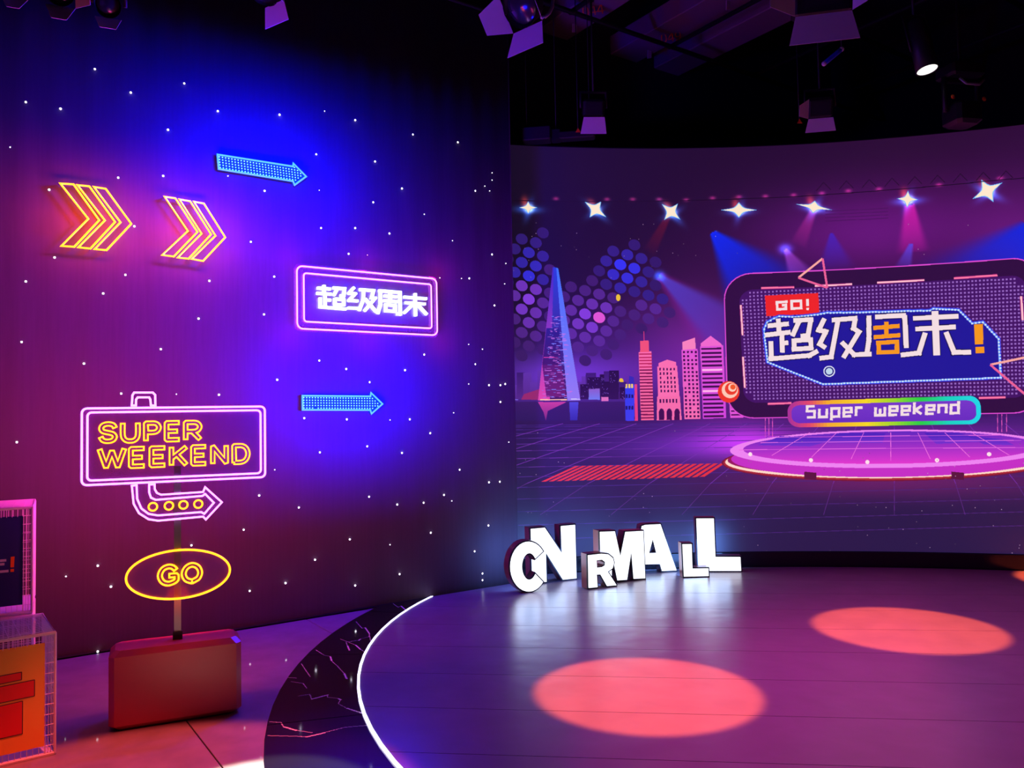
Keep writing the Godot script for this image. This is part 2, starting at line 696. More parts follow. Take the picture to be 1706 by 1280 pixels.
# closed outlines: a band made of quads
func band(p: Array, w: float, c: Color) -> void:
	var q := tpoly(p)
	var n := q.size()
	for i in n:
		var a := q[i]
		var b := q[(i + 1) % n]
		var t := (b - a).normalized() * w * 0.85
		var s := Vector2(-t.y, t.x)
		fill(PackedVector2Array([a - t * 0.5 + s, b + t * 0.5 + s, b + t * 0.5 - s, a - t * 0.5 - s]), c)

func disc(px: float, py: float, r: float, c: Color, ry := 0.0) -> void:
	var t := tex(px, py)
	fill(ellipse(t, r * 1.72, (ry if ry > 0 else r) * 1.72, 18), c)

func dot(px: float, py: float, s: int, c: Color) -> void:
	var t := tex(px, py)
	if t.x > 0 and t.y > 0 and t.x < TW - s and t.y < TH - s:
		img.fill_rect(Rect2i(int(t.x), int(t.y), s, s), c)

# soft patches on the small layer (photo pixels)
func blob(px: float, py: float, rx: float, ry: float, c: Color, turn := 0.0, k := 1.0) -> void:
	var t := tex(px, py) * (float(LW) / TW)
	var sx := rx * 0.43
	var sy := ry * 0.43
	var reach := int(maxf(sx, sy) * 2.4) + 1
	var cs := cos(turn)
	var sn := sin(turn)
	for y in range(maxi(0, int(t.y) - reach), mini(LH, int(t.y) + reach + 1)):
		for x in range(maxi(0, int(t.x) - reach), mini(LW, int(t.x) + reach + 1)):
			var dx := x - t.x
			var dy := y - t.y
			var a := (dx * cs + dy * sn) / sx
			var b := (-dx * sn + dy * cs) / sy
			var g := exp(-(a * a + b * b)) * k
			var i := (y * LW + x) * 3
			low[i] += c.r * g
			low[i + 1] += c.g * g
			low[i + 2] += c.b * g

func beam(ax: float, ay: float, bx: float, by: float, w0: float, w1: float, c: Color, k := 1.0, power := 1.0) -> void:
	var f := float(LW) / TW
	var a := tex(ax, ay) * f
	var b := tex(bx, by) * f
	var d := b - a
	var len := d.length()
	d /= len
	var wmax := maxf(w0, w1) * 0.43 * 1.5
	var x0 := int(minf(a.x, b.x) - wmax)
	var x1 := int(maxf(a.x, b.x) + wmax)
	var y0 := int(minf(a.y, b.y) - wmax)
	var y1 := int(maxf(a.y, b.y) + wmax)
	for y in range(maxi(0, y0), mini(LH, y1)):
		for x in range(maxi(0, x0), mini(LW, x1)):
			var v := Vector2(x, y) - a
			var t := v.dot(d) / len
			if t < 0.0 or t > 1.0:
				continue
			var q := absf(v.x * d.y - v.y * d.x) / (lerpf(w0, w1, t) * 0.43)
			if q > 1.3:
				continue
			var g := pow(1.0 - t, power) * (1.0 - smoothstep(0.55, 1.3, q)) * k
			var i := (y * LW + x) * 3
			g = clampf(g, 0.0, 1.0)
			low[i] = lerpf(low[i], c.r, g)
			low[i + 1] = lerpf(low[i + 1], c.g, g)
			low[i + 2] = lerpf(low[i + 2], c.b, g)

func screen_picture() -> ImageTexture:
	var rng := RandomNumberGenerator.new()
	rng.seed = 2024
	low.resize(LW * LH * 3)
	var horizon := tex(1100, 702).y * LH / TH
	for y in LH:
		var t := float(y) / LH
		for x in LW:
			var s := float(x) / LW
			var c := Color(0.085, 0.045, 0.15).lerp(Color(0.16, 0.045, 0.19), clampf(s * 1.7, 0, 1))
			c = c.lerp(Color(0.17, 0.075, 0.31), clampf((t - 0.36) / 0.25, 0, 1))
			if y > horizon:
				var v := (y - horizon) / (LH - horizon)
				c = Color(0.17, 0.08, 0.33).lerp(Color(0.15, 0.10, 0.27), clampf(v * 1.4, 0, 1))
			var i := (y * LW + x) * 3
			low[i] = c.r
			low[i + 1] = c.g
			low[i + 2] = c.b
	# stage light in the picture's sky
	blob(1450, 385, 210, 80, rgb8(110, 20, 130), 0, 0.55)
	blob(1180, 590, 130, 110, rgb8(120, 30, 120), 0.6, 0.6)
	blob(1000, 590, 180, 90, rgb8(50, 20, 110), 0, 0.3)
	blob(940, 625, 130, 38, rgb8(80, 44, 150), 0, 0.7)
	blob(1240, 735, 80, 26, rgb8(170, 40, 150), 0, 0.55)
	blob(1130, 745, 140, 30, rgb8(60, 20, 110), 0, 0.5)
	blob(1480, 800, 300, 30, rgb8(150, 20, 60), 0, 0.4)
	blob(1480, 735, 300, 34, rgb8(150, 30, 160), 0, 0.5)
	blob(1720, 480, 90, 160, rgb8(120, 30, 140), 0, 0.5)
	beam(1186, 386, 1300, 520, 6, 90, rgb8(10, 40, 240), 1.0, 0.6)
	beam(1720, 380, 1600, 520, 20, 110, rgb8(10, 40, 230), 0.9, 0.6)
	beam(1097, 458, 1260, 590, 3, 60, rgb8(30, 90, 240), 0.9, 1.0)
	beam(1097, 458, 1300, 640, 8, 90, rgb8(130, 30, 150), 0.5, 0.5)
	beam(1307, 414, 1345, 480, 3, 30, rgb8(170, 70, 220), 0.7, 0.7)
	beam(1384, 388, 1392, 450, 3, 32, rgb8(60, 40, 220), 0.6, 0.6)
	beam(1514, 340, 1520, 420, 8, 24, rgb8(210, 30, 170), 0.9, 0.5)
	beam(1517, 405, 1502, 450, 3, 14, rgb8(90, 70, 230), 0.8, 0.6)
	beam(1356, 345, 1328, 408, 5, 14, rgb8(190, 40, 150), 0.6, 0.6)
	beam(1112, 360, 1080, 420, 5, 12, rgb8(120, 20, 40), 0.6, 0.6)
	blob(1307, 414, 10, 8, rgb8(60, 80, 255))
	blob(1097, 459, 9, 8, rgb8(30, 90, 255))
	# the row of lamps with their coloured halos
	for q in [[880, 346, 0.0], [992, 349, 0.7], [1118, 353, 0.8], [1231, 350, 0.0], [1356, 345, 0.2], [1512, 332, 0.0], [1645, 318, 0.6], [1770, 306, 0.3]]:
		var x: float = q[0]
		var y: float = q[1]
		blob(x, y + 2, 20, 6, rgb8(40, 120, 255), q[2], 0.8)
		blob(x, y + 2, 6, 17, rgb8(40, 110, 250), q[2] + 0.3, 0.6)
		blob(x - 7, y - 11, 6, 9, rgb8(200, 60, 30), -q[2], 0.6)
		blob(x, y, 7, 6, rgb8(255, 235, 200), 0, 1.1)
	for q in [[925, 330], [1010, 331], [1053, 331], [1097, 331], [1142, 332], [1186, 329], [1230, 327], [1274, 326], [1321, 324], [1368, 321], [1412, 317], [1463, 314], [1563, 307], [1665, 296], [1740, 290]]:
		blob(q[0], q[1], 5, 3, rgb8(170, 40, 100), 0, 0.7)
	var bytes := PackedByteArray()
	bytes.resize(LW * LH * 3)
	for i in LW * LH * 3:
		bytes[i] = int(clampf(low[i], 0, 1) * 255.0)
	img = Image.create_from_data(LW, LH, false, Image.FORMAT_RGB8, bytes)
	img.resize(TW, TH, Image.INTERPOLATE_CUBIC)
	# four-armed flares of the lamps
	for q in [[880, 346, 0.0, 13, 9], [992, 349, 0.62, 19, 14], [1118, 353, 0.7, 17, 15], [1231, 350, 0.0, 26, 11], [1356, 345, 0.16, 26, 9], [1512, 332, 0.05, 15, 12], [1645, 318, -0.5, 24, 18], [1770, 306, 0.3, 18, 12]]:
		for lay in [[1.0, rgb8(110, 190, 255)], [0.86, rgb8(255, 232, 205)]]:
			var star := []
			for k in 16:
				var a := TAU * k / 16.0
				var reach := [1.0, 0.5, 0.42, 0.5][k % 4] as float
				var v: Vector2 = Vector2(cos(a) * q[3], sin(a) * q[4]) * 1.2 * reach * lay[0]
				v = v.rotated(q[2])
				star.append([q[0] + v.x, q[1] + v.y])
			shape(star, lay[1])
	# truss lines
	line([[848, 334], [1000, 336], [1186, 333], [1320, 328], [1463, 318], [1665, 300], [1760, 292]], 1.2, rgb8(22, 8, 28))
	for k in 9:
		var x := 1360.0 + k * 38
		line([[x, 318 - k * 2.4], [x + 12, 304 - k * 2.4], [x + 24, 316 - k * 2.4]], 1.0, rgb8(30, 10, 36))
	for k in 4:
		line([[1375, 352 + k * 5.5], [1480, 347 + k * 5.5]], 1.1, rgb8(70, 18, 86))
	# honeycomb of discs
	for i in range(-14, 16):
		for j in range(-12, 12):
			var zx := 525.0 + 100 * i + 50 * j
			var zy := 510.0 + 26 * i - 70 * j
			if zx < 10 or zx > 1230 or zy < -160 or zy > 800:
				continue
			var mid := exp(-pow((zx - 610) / 170, 2) - pow((zy - 480) / 180, 2))
			var lefty := exp(-pow((zx - 180) / 110, 2) - pow((zy - 280) / 300, 2))
			var topr := exp(-pow((zx - 860) / 130, 2) - pow((zy - 130) / 120, 2))
			var far := exp(-pow((zx - 1040) / 120, 2) - pow((zy - 400) / 120, 2)) * 0.4
			var k := clampf(maxf(maxf(mid, far), maxf(lefty, topr)) * rng.randf_range(0.7, 1.2), 0.0, 1.0)
			var blue := topr > mid or (zx < 320 and zy < 230)
			if k < 0.05:
				continue
			var col := rgb8(48, 22, 84).lerp(rgb8(52, 52, 250) if blue else rgb8(132, 62, 222), pow(k, 0.8))
			if k > 0.5 and not blue and rng.randf() < 0.38:
				col = rgb8(222, 84, 210)
			shape(za(Array(ellipse(Vector2(zx, zy), 44, 38, 18, 0.5)).map(func(v): return [v.x, v.y])), col)
	for s in [[1030, 496], [1035, 636]]:
		disc(s[0], s[1], 4, rgb8(235, 190, 40), 6)
	# far skyline and river
	shape(za([[30, 1060], [900, 1060], [900, 1200], [30, 1200]]), rgb8(58, 26, 104), rgb8(44, 22, 92))
	shape(za([[30, 1040], [870, 1040], [870, 1064], [30, 1064]]), rgb8(70, 34, 132))
	var x := 40.0
	while x < 860:
		var w := rng.randf_range(30, 75)
		var h := rng.randf_range(70, 200)
		shape(za([[x, 1040 - h], [x + w, 1040 - h], [x + w, 1046], [x, 1046]]), rgb8(58, 26, 112) if rng.randf() < 0.5 else rgb8(96, 50, 170), rgb8(86, 40, 140))
		x += w * 0.8
	x = 530.0
	for q in [[540, 940, 130], [590, 890, 90], [680, 870, 30], [745, 842, 70], [690, 920, 60], [820, 960, 60]]:
		shape(za([[q[0], q[1]], [q[0] + q[2], q[1]], [q[0] + q[2], 1046], [q[0], 1046]]), rgb8(34, 12, 62), rgb8(46, 18, 80))
		for k in 12:
			var a := za([[q[0] + rng.randf_range(4, q[2] - 4), q[1] + rng.randf_range(8, 90)]])
			dot(a[0][0], a[0][1], 2, rgb8(120, 80, 200))
	shape(za([[600, 975], [680, 970], [680, 1050], [600, 1050]]), rgb8(140, 90, 200), rgb8(110, 120, 240))
	shape(za([[690, 1030], [740, 1030], [740, 1060], [690, 1060]]), rgb8(220, 110, 190))
	shape(za([[140, 1010], [250, 975], [250, 1050], [120, 1050]]), rgb8(150, 40, 110))
	# pointed glass tower with its mirror image in the water
	shape(za([[345, 108], [362, 108], [330, 1056], [240, 1056]]), rgb8(60, 40, 200), rgb8(225, 70, 170))
	shape(za([[352, 108], [376, 112], [452, 1056], [325, 1056]]), rgb8(40, 60, 220), rgb8(70, 22, 90))
	shape(za([[370, 112], [384, 116], [542, 1056], [448, 1056]]), rgb8(60, 110, 250), rgb8(150, 120, 240))
	shape(za([[300, 540], [390, 540], [404, 800], [270, 800]]), rgb8(42, 30, 140), rgb8(66, 22, 104))
	shape(za([[270, 800], [408, 800], [440, 1030], [300, 1030]]), rgb8(90, 26, 110), rgb8(110, 30, 110))
	for k in 190:
		var zy := rng.randf_range(450, 1040)
		var half := (zy - 108) / 948.0
		var zx := 360.0 + rng.randf_range(-0.7, 0.8) * (10 + 135 * half)
		var a := za([[zx, zy], [zx + rng.randf_range(6, 34), zy]])
		line(a, 0.8, rgb8(200, 110, 225) if rng.randf() < 0.6 else rgb8(120, 130, 255))
	line(za([[280, 750], [380, 750]]), 1.0, rgb8(235, 70, 170))
	line(za([[255, 1050], [445, 1050]]), 2.0, rgb8(250, 190, 170))
	line(za([[475, 1046], [540, 1046]]), 1.6, rgb8(210, 200, 250))
	shape(za([[240, 1066], [445, 1066], [310, 1130], [296, 1200], [280, 1140]]), rgb8(200, 60, 160), rgb8(120, 40, 120))
	shape(za([[462, 1066], [528, 1066], [520, 1196], [468, 1196]]), rgb8(80, 70, 220), rgb8(50, 40, 170))
	line(za([[60, 1050], [100, 1050]]), 1.6, rgb8(130, 110, 240))
	city(0.0)
	city(1.0)
	floor_grid(rng)
	podium()
	board()
	# confetti of small bright specks
	for k in 130:
		var px := rng.randf_range(855, 1720)
		var py := rng.randf_range(370, 470) if k % 3 == 0 else rng.randf_range(715, 925)
		if k % 3 == 0 and px > 1215 and py > 430:
			continue
		var b := rng.randf_range(0.35, 0.85)
		dot(px, py, 2, Color(b, b * 0.85, b))
	return ImageTexture.create_from_image(img)

func mirror(p: Array, side: float) -> Array:
	if side < 0.5:
		return p
	var out := []
	for q in p:
		out.append([2965.0 - q[0], q[1] - 8.0])
	return out

# the flat pink towers; on the far side of the board they repeat mirrored
func city(side: float) -> void:
	var pink := rgb8(250, 110, 175)
	var violet := rgb8(224, 84, 214)
	var dark := rgb8(64, 12, 74)
	var red := rgb8(236, 64, 120)
	shape(mirror(za([[858, 960], [925, 940], [925, 1200], [862, 1200]]), side), rgb8(48, 60, 240), rgb8(60, 60, 235))
	shape(mirror(za([[888, 880], [920, 890], [925, 945], [885, 945]]), side), rgb8(50, 40, 180))
	shape(mirror(za([[925, 940], [945, 940], [950, 1200], [928, 1200]]), side), rgb8(225, 60, 130))
	for k in 3:
		shape(mirror(za([[862 + k * 20, 938], [876 + k * 20, 938], [876 + k * 20, 968], [862 + k * 20, 968]]), side), rgb8(240, 200, 110))
		for j in 2:
			shape(mirror(za([[862 + k * 21, 1012 + j * 82], [876 + k * 21, 1012 + j * 82], [876 + k * 21, 1038 + j * 82], [862 + k * 21, 1038 + j * 82]]), side), rgb8(24, 20, 110))
	# striped tower
	shape(mirror(za([[955, 712], [1046, 706], [1064, 1196], [972, 1196]]), side), pink, rgb8(245, 100, 150))
	shape(mirror(za([[964, 632], [1026, 628], [1030, 710], [966, 712]]), side), rgb8(240, 80, 120))
	line(mirror(za([[993, 563], [994, 632]]), side), 1.2, red)
	for k in 21:
		var y := 722.0 + k * 22.6
		var o := (y - 712) / 484.0 * 16
		shape(mirror(za([[957 + o, y], [1048 + o, y - 1], [1048 + o, y + 9], [957 + o, y + 10]]), side), rgb8(120, 20, 70) if k > 4 else rgb8(190, 40, 90))
	# arched house
	shape(mirror(za([[1096, 790], [1158, 765], [1220, 782], [1224, 815], [1096, 822]]), side), pink)
	shape(mirror(za([[1088, 815], [1228, 808], [1246, 1030], [1092, 1036]]), side), pink)
	shape(mirror(za([[1086, 1030], [1248, 1022], [1262, 1194], [1084, 1196]]), side), rgb8(246, 108, 170))
	for j in 6:
		for k in 5:
			if (j == 1 and k == 4) or (j == 2 and k == 1):
				continue
			var wx := 1103.0 + k * 25 + j * 1.5
			var wy := 824.0 + j * 31
			shape(mirror(za([[wx, wy], [wx + 10, wy], [wx + 10, wy + 18], [wx, wy + 18]]), side), dark)
	for k in 6:
		shape(mirror(za([[1103 + k * 23, 1045], [1114 + k * 23, 1045], [1115 + k * 23, 1072], [1104 + k * 23, 1072]]), side), dark)
	for k in 3:
		var cx := 1118.0 + k * 55
		shape(mirror(za([[cx - 19, 1194], [cx - 19, 1135], [cx - 12, 1118], [cx, 1111], [cx + 12, 1118], [cx + 19, 1135], [cx + 19, 1194]]), side), dark)
	# tower with square windows
	shape(mirror(za([[1266, 640], [1356, 608], [1362, 700], [1268, 700]]), side), rgb8(248, 130, 190))
	shape(mirror(za([[1260, 696], [1374, 688], [1394, 1186], [1280, 1188]]), side), violet, pink)
	for j in 17:
		for k in 4:
			if (j * 7 + k * 5) % 13 == 4:
				continue
			var wx := 1270.0 + k * 28 + j * 1.2
			var wy := 704.0 + j * 28.5
			shape(mirror(za([[wx, wy], [wx + 14, wy], [wx + 14, wy + 15], [wx, wy + 15]]), side), dark)
	# tower with long bands
	shape(mirror(za([[1396, 650], [1466, 595], [1540, 650], [1552, 668], [1396, 676]]), side), rgb8(240, 105, 205))
	shape(mirror(za([[1392, 672], [1556, 664], [1578, 1180], [1412, 1186]]), side), violet, rgb8(210, 70, 220))
	for k in 17:
		var y := 682.0 + k * 30
		var o := (y - 670) / 510.0 * 18
		shape(mirror(za([[1400 + o, y], [1543 + o, y - 3], [1543 + o, y + 11], [1400 + o, y + 14]]), side), rgb8(255, 180, 235) if k == 5 or k == 10 else dark)
	shape(mirror(za([[1600, 1070], [1640, 1110], [1700, 1160], [1700, 1178], [1606, 1180]]), side), violet)
	for k in 3:
		shape(mirror(za([[1612, 1100 + k * 26], [1660 + k * 14, 1100 + k * 26], [1668 + k * 14, 1110 + k * 26], [1612, 1110 + k * 26]]), side), dark)

func floor_grid(rng: RandomNumberGenerator) -> void:
	for k in 15:
		var t := k / 14.0
		var y := 706.0 + 160.0 * t * t + 24 * t
		var c := rgb8(64, 28, 110).lerp(rgb8(176, 60, 190), exp(-pow((y - 755) / 28.0, 2)))
		if y > 800:
			c = rgb8(74, 36, 118)
		var p := []
		for i in 13:
			var x := 852.0 + i * 84
			p.append([x, y + (1210 - x) * 0.02 * (0.4 + t)])
		line(p.slice(0, 6), 0.9, rgb8(70, 40, 140).lerp(c, 0.35))
		line(p.slice(5, 13), 0.95, c)
	for k in range(-9, 10):
		var x1 := 1490.0 + k * 118
		var sx := 1490.0 + k * 118 * 0.52
		line([[sx, 706], [x1 * 0.72 + sx * 0.28, 806]], 0.9, rgb8(120, 50, 175))
		line([[x1 * 0.72 + sx * 0.28, 806], [x1, 858]], 0.9, rgb8(94, 42, 130))
	# red hatching
	for k in 22:
		var t := k / 21.0
		var b0 := Vector2(901, 803).lerp(Vector2(1165, 795), t)
		var b1 := Vector2(959, 776.5).lerp(Vector2(1201, 772), t)
		var q := tpoly([[b0.x, b0.y], [b0.x + 8.5, b0.y - 0.4], [b1.x + 7, b1.y], [b1.x, b1.y]])
		fill(q, rgb8(226, 48, 58))

func oval(cx: float, cy: float, rx: float, ry: float, n := 60) -> Array:
	var out := []
	for i in n:
		var a := TAU * i / n
		var x := cx + cos(a) * rx
		out.append([x, cy + sin(a) * ry - (x - cx) * 0.012])
	return out

func podium() -> void:
	# legs of the board
	for xx in [1275, 1281, 1287, 1662, 1669, 1677]:
		line([[xx, 690], [xx, 728 - (8 if xx > 1500 else 0)]], 0.9, rgb8(236, 90, 190))
	for r in [[282, 34, 120, 22, 50], [279, 32, 170, 40, 50]]:
		fill(tpoly(oval(1484, 768, r[0], r[1])), rgb8(r[2], r[3], r[4]))
	fill(tpoly(oval(1484, 767, 276, 30)), rgb8(255, 216, 200))
	fill(tpoly(oval(1484, 764, 272, 29)), rgb8(150, 24, 90))
	fill(tpoly(oval(1484, 762, 266, 33)), rgb8(196, 48, 196))
	for gap in [[1340, 1360], [1585, 1606]]:
		shape([[gap[0], 786], [gap[1], 788], [gap[1], 800], [gap[0], 798]], rgb8(90, 20, 60))
	fill(tpoly(oval(1484, 748, 268, 32)), rgb8(238, 132, 240))
	var top := tpoly(oval(1484, 746, 246, 27))
	fill(top, rgb8(96, 40, 190), rgb8(228, 56, 206))
	for q in [[1300, 727, 1395, 731, 1350, 744, 1262, 742], [1395, 722, 1475, 722, 1470, 738, 1370, 738], [1540, 722, 1600, 722, 1640, 736, 1560, 740], [1610, 726, 1670, 732, 1690, 742, 1640, 741]]:
		shape([[q[0], q[1]], [q[2], q[3]], [q[4], q[5]], [q[6], q[7]]], rgb8(70, 34, 186), rgb8(120, 50, 205))
	for k in range(-3, 4):
		line([[1484 + k * 45, 721], [1484 + k * 66, 768 - absf(k) * 3]], 0.9, rgb8(250, 120, 225))
	for y in [727, 736, 748]:
		line([[1484 - 190 - (y - 727) * 3, y + 2], [1484 + 190 + (y - 727) * 3, y - 2]], 0.9, rgb8(236, 110, 225))
	for q in [[1250, 757], [1351, 767], [1445, 770], [1561, 767], [1648, 757]]:
		disc(q[0], q[1], 3.4, rgb8(255, 225, 235))

func bilerp(c: Array, u: float, v: float) -> Array:
	var t := Vector2(c[0][0], c[0][1]).lerp(Vector2(c[1][0], c[1][1]), u)
	var b := Vector2(c[3][0], c[3][1]).lerp(Vector2(c[2][0], c[2][1]), u)
	var p := t.lerp(b, v)
	return [p.x, p.y]

func board_outline(c: Array, r: float, inset: float) -> Array:
	var out := []
	for p in round_rect(Vector2(inset, inset * 2.1), Vector2(1 - inset, 1 - inset * 2.1), r, 8):
		# equal radius in both directions on a board about twice as wide as high
		out.append(bilerp(c, p.x, p.y))
	return out

func rounded(c: Array, rx: float, ry: float, seg := 8) -> Array:
	var out := []
	for q in [[1, 1, 0], [0, 1, 1], [0, 0, 2], [1, 0, 3]]:
		for i in seg + 1:
			var a: float = PI / 2 * q[2] + PI / 2 * i / seg
			var u: float = (1.0 - rx if q[0] else rx) + cos(a) * rx
			var v: float = (1.0 - ry if q[1] else ry) + sin(a) * ry
			out.append(bilerp(c, u, v))
	return out

func strokes(list: Array, w: float, c: Color) -> void:
	for s in list:
		line(zb(s), w * 0.29695, c)

func board() -> void:
	var c := zb([[20, 196], [1790, 96], [1800, 968], [42, 1002]])
	fill(tpoly(rounded(c, 0.085, 0.17)), rgb8(47, 14, 62))
	band(rounded(c, 0.085, 0.17), 2.0, rgb8(222, 74, 208))
	var inner := zb([[104, 282], [1716, 196], [1726, 884], [132, 916]])
	fill(tpoly(rounded(inner, 0.05, 0.11)), rgb8(66, 20, 98))
	for i in 74:
		for j in 31:
			if (i < 2 or i > 71) and (j < 2 or j > 28):
				continue
			var p := bilerp(inner, (i + 0.7) / 75.0, (j + 0.7) / 32.0)
			dot(p[0], p[1], 5, rgb8(150, 104, 192))
	var dash := rgb8(255, 120, 165)
	var dash2 := rgb8(255, 190, 205)
	for q in [[[230, 270], [415, 265], 0], [[530, 258], [740, 248], 1], [[880, 240], [1145, 225], 1], [[1310, 215], [1555, 198], 0], [[115, 365], [125, 535], 1], [[127, 655], [138, 830], 1], [[1688, 315], [1697, 450], 1], [[265, 920], [400, 915], 0], [[1450, 887], [1600, 883], 0]]:
		line(zb([q[0], q[1]]), 4.6, rgb8(150, 30, 110))
		line(zb([q[0], q[1]]), 2.8, dash2 if q[2] else dash)
	# GO! plate
	shape(zb([[250, 312], [550, 297], [556, 412], [258, 428]]), rgb8(236, 36, 34))
	var w := rgb8(244, 222, 226)
	strokes([[[378, 346], [318, 350], [320, 390], [368, 386], [367, 364], [345, 366]], [[400, 344], [452, 341], [454, 382], [402, 385], [400, 336]], [[489, 330], [490, 370]], [[490, 380], [490, 393]]], 15, w)
	# blue plate behind the logo with its border of small lights
	var plate := [[248, 545], [245, 500], [262, 462], [300, 440], [330, 428], [420, 432], [545, 418], [600, 408], [800, 406], [1050, 398], [1175, 396], [1195, 385], [1335, 392], [1412, 468], [1472, 460], [1560, 555], [1572, 772], [575, 808], [265, 685]]
	band(zb(plate), 6.0, rgb8(50, 56, 226))
	fill(tpoly(zb(plate)), rgb8(30, 24, 150))
	band(zb(plate), 2.4, rgb8(110, 165, 255))
	for i in plate.size():
		var a := Vector2(plate[i][0], plate[i][1])
		var b := Vector2(plate[(i + 1) % plate.size()][0], plate[(i + 1) % plate.size()][1])
		var n := int(a.distance_to(b) / 17)
		for k in n:
			var p := a.lerp(b, float(k) / n)
			var z := zb([[p.x, p.y]])
			dot(z[0][0] - 0.8, z[0][1] - 0.8, 5, rgb8(205, 228, 255))
	var glyphs := [
		[[[265, 482], [385, 470]], [[325, 440], [330, 530]], [[250, 534], [395, 517]], [[346, 520], [348, 632]], [[346, 580], [382, 576]], [[284, 568], [286, 668]], [[270, 668], [500, 648], [548, 622]],
			[[410, 452], [522, 446]], [[508, 446], [492, 536], [450, 540]], [[442, 456], [404, 540]], [[400, 566], [520, 558]], [[400, 614], [522, 606]], [[413, 560], [416, 622]], [[507, 556], [510, 614]]],
		[[[585, 440], [552, 506], [592, 514], [558, 584], [592, 606]], [[625, 450], [770, 438]], [[660, 452], [622, 656], [556, 664]], [[757, 440], [748, 496], [778, 516], [690, 662]], [[680, 572], [752, 644], [850, 640]]],
		[[[834, 424], [834, 560], [822, 642]], [[868, 432], [1042, 422]], [[1034, 422], [1044, 606]]],
		[[[1080, 440], [1336, 428]], [[1095, 500], [1322, 488]], [[1150, 520], [1114, 634], [1012, 646]], [[1266, 516], [1312, 630], [1408, 630]]],
	]
	for g in glyphs:
		strokes(g, 36, rgb8(18, 14, 70))
	strokes([[[1204, 398], [1214, 648]]], 44, rgb8(18, 14, 70))
	for g in glyphs:
		strokes(g, 27, w)
	strokes([[[1204, 398], [1214, 648]]], 36, w)
	var o := rgb8(246, 150, 24)
	strokes([[[858, 494], [1006, 482]], [[932, 458], [932, 545]], [[860, 546], [1010, 534]], [[874, 578], [1004, 570]], [[876, 632], [1004, 628]], [[888, 570], [890, 640]], [[990, 562], [992, 636]]], 24, o)
	shape(zb([[1424, 474], [1474, 470], [1476, 584], [1428, 586]]), o)
	shape(zb([[1430, 600], [1480, 598], [1482, 634], [1432, 636]]), o)
	var z := zb([[611, 737]])
	disc(z[0][0], z[0][1], 9.5, rgb8(225, 230, 245))
	disc(z[0][0], z[0][1], 7.6, rgb8(26, 24, 120))
	disc(z[0][0], z[0][1], 5.6, rgb8(190, 215, 235))
	# rainbow plate
	var pill := zb([[376, 906], [1458, 872], [1466, 1034], [380, 1052]])
	var po := tpoly(rounded(pill, 0.06, 0.38))
	var ramp := [[0.0, rgb8(170, 50, 150)], [0.1, rgb8(225, 70, 110)], [0.2, rgb8(245, 170, 40)], [0.4, rgb8(246, 214, 30)], [0.55, rgb8(150, 215, 40)], [0.68, rgb8(40, 205, 70)], [0.82, rgb8(20, 210, 190)], [1.0, rgb8(30, 215, 235)]]
	for k in 60:
		var u0 := k / 60.0
		var u1 := (k + 1) / 60.0
		var col := rgb8(30, 215, 235)
		for i in ramp.size() - 1:
			if u0 >= ramp[i][0] and u0 < ramp[i + 1][0]:
				col = (ramp[i][1] as Color).lerp(ramp[i + 1][1], (u0 - ramp[i][0]) / (ramp[i + 1][0] - ramp[i][0]))
		var cell := tpoly([bilerp(pill, u0, -0.05), bilerp(pill, u1, -0.05), bilerp(pill, u1, 1.05), bilerp(pill, u0, 1.05)])
		for piece in Geometry2D.intersect_polygons(po, cell):
			fill(piece, col)
	var pin := zb([[398, 928], [1432, 898], [1440, 1012], [402, 1030]])
	fill(tpoly(rounded(pin, 0.05, 0.36)), rgb8(118, 56, 200), rgb8(104, 44, 190))
	var font := {
		"S": [[[4, 6], [0, 6], [0, 3.4], [4, 3.4], [4, 0], [0, 0]]], "u": [[[0, 4.5], [0, 0], [4, 0], [4, 4.5]]], "p": [[[0, -2], [0, 4.5], [4, 4.5], [4, 0], [0, 0]]],
		"e": [[[4, 0], [0, 0], [0, 4.5], [4, 4.5], [4, 2.2], [0, 2.2]]], "r": [[[0, 0], [0, 4.5], [3.4, 4.5]]], "w": [[[0, 4.5], [0, 0], [5, 0], [5, 4.5]], [[2.5, 0], [2.5, 3.6]]],
		"k": [[[0, 6.5], [0, 0]], [[4, 4.5], [0.6, 2.3], [4, 0]]], "n": [[[0, 0], [0, 4.5], [4, 4.5], [4, 0]]], "d": [[[4, 6.5], [4, 0], [0, 0], [0, 4.5], [4, 4.5]]],
	}
	var at := 0.0
	var origin: Array = zb([[486, 996]])[0]
	var along := Vector2(0.99956, -0.0297)
	for ch in "Super weekend":
		if ch == " ":
			at += 4.2
			continue
		for s in font[ch]:
			var q := []
			for p in s:
				var v: Vector2 = Vector2(origin[0], origin[1]) + along * ((at + p[0]) * 3.12) + Vector2(0.0297, -1.0) * p[1] * 3.05
				q.append([v.x, v.y])
			line(q, 4.4, w)
		at += 6.55 if ch != "w" else 7.6
		if ch == "r":
			at -= 0.4
	# loose triangles and the ball
	for tri in [[[574, 104], [438, 212], [600, 268]], [[1515, 700], [1850, 630], [1725, 880]]]:
		var q := zb(tri)
		for i in 3:
			line([q[i], q[(i + 1) % 3]], 3.6, rgb8(250, 168, 160) if i == 0 else rgb8(236, 96, 150))
	disc(1214, 653, 18.5, rgb8(236, 52, 30))
	disc(1216, 650, 14.0, rgb8(252, 200, 180))
	disc(1218, 648, 10.5, rgb8(236, 60, 34))
	disc(1220, 646, 7.0, rgb8(252, 206, 186))
	disc(1221, 645, 4.5, rgb8(240, 90, 30))

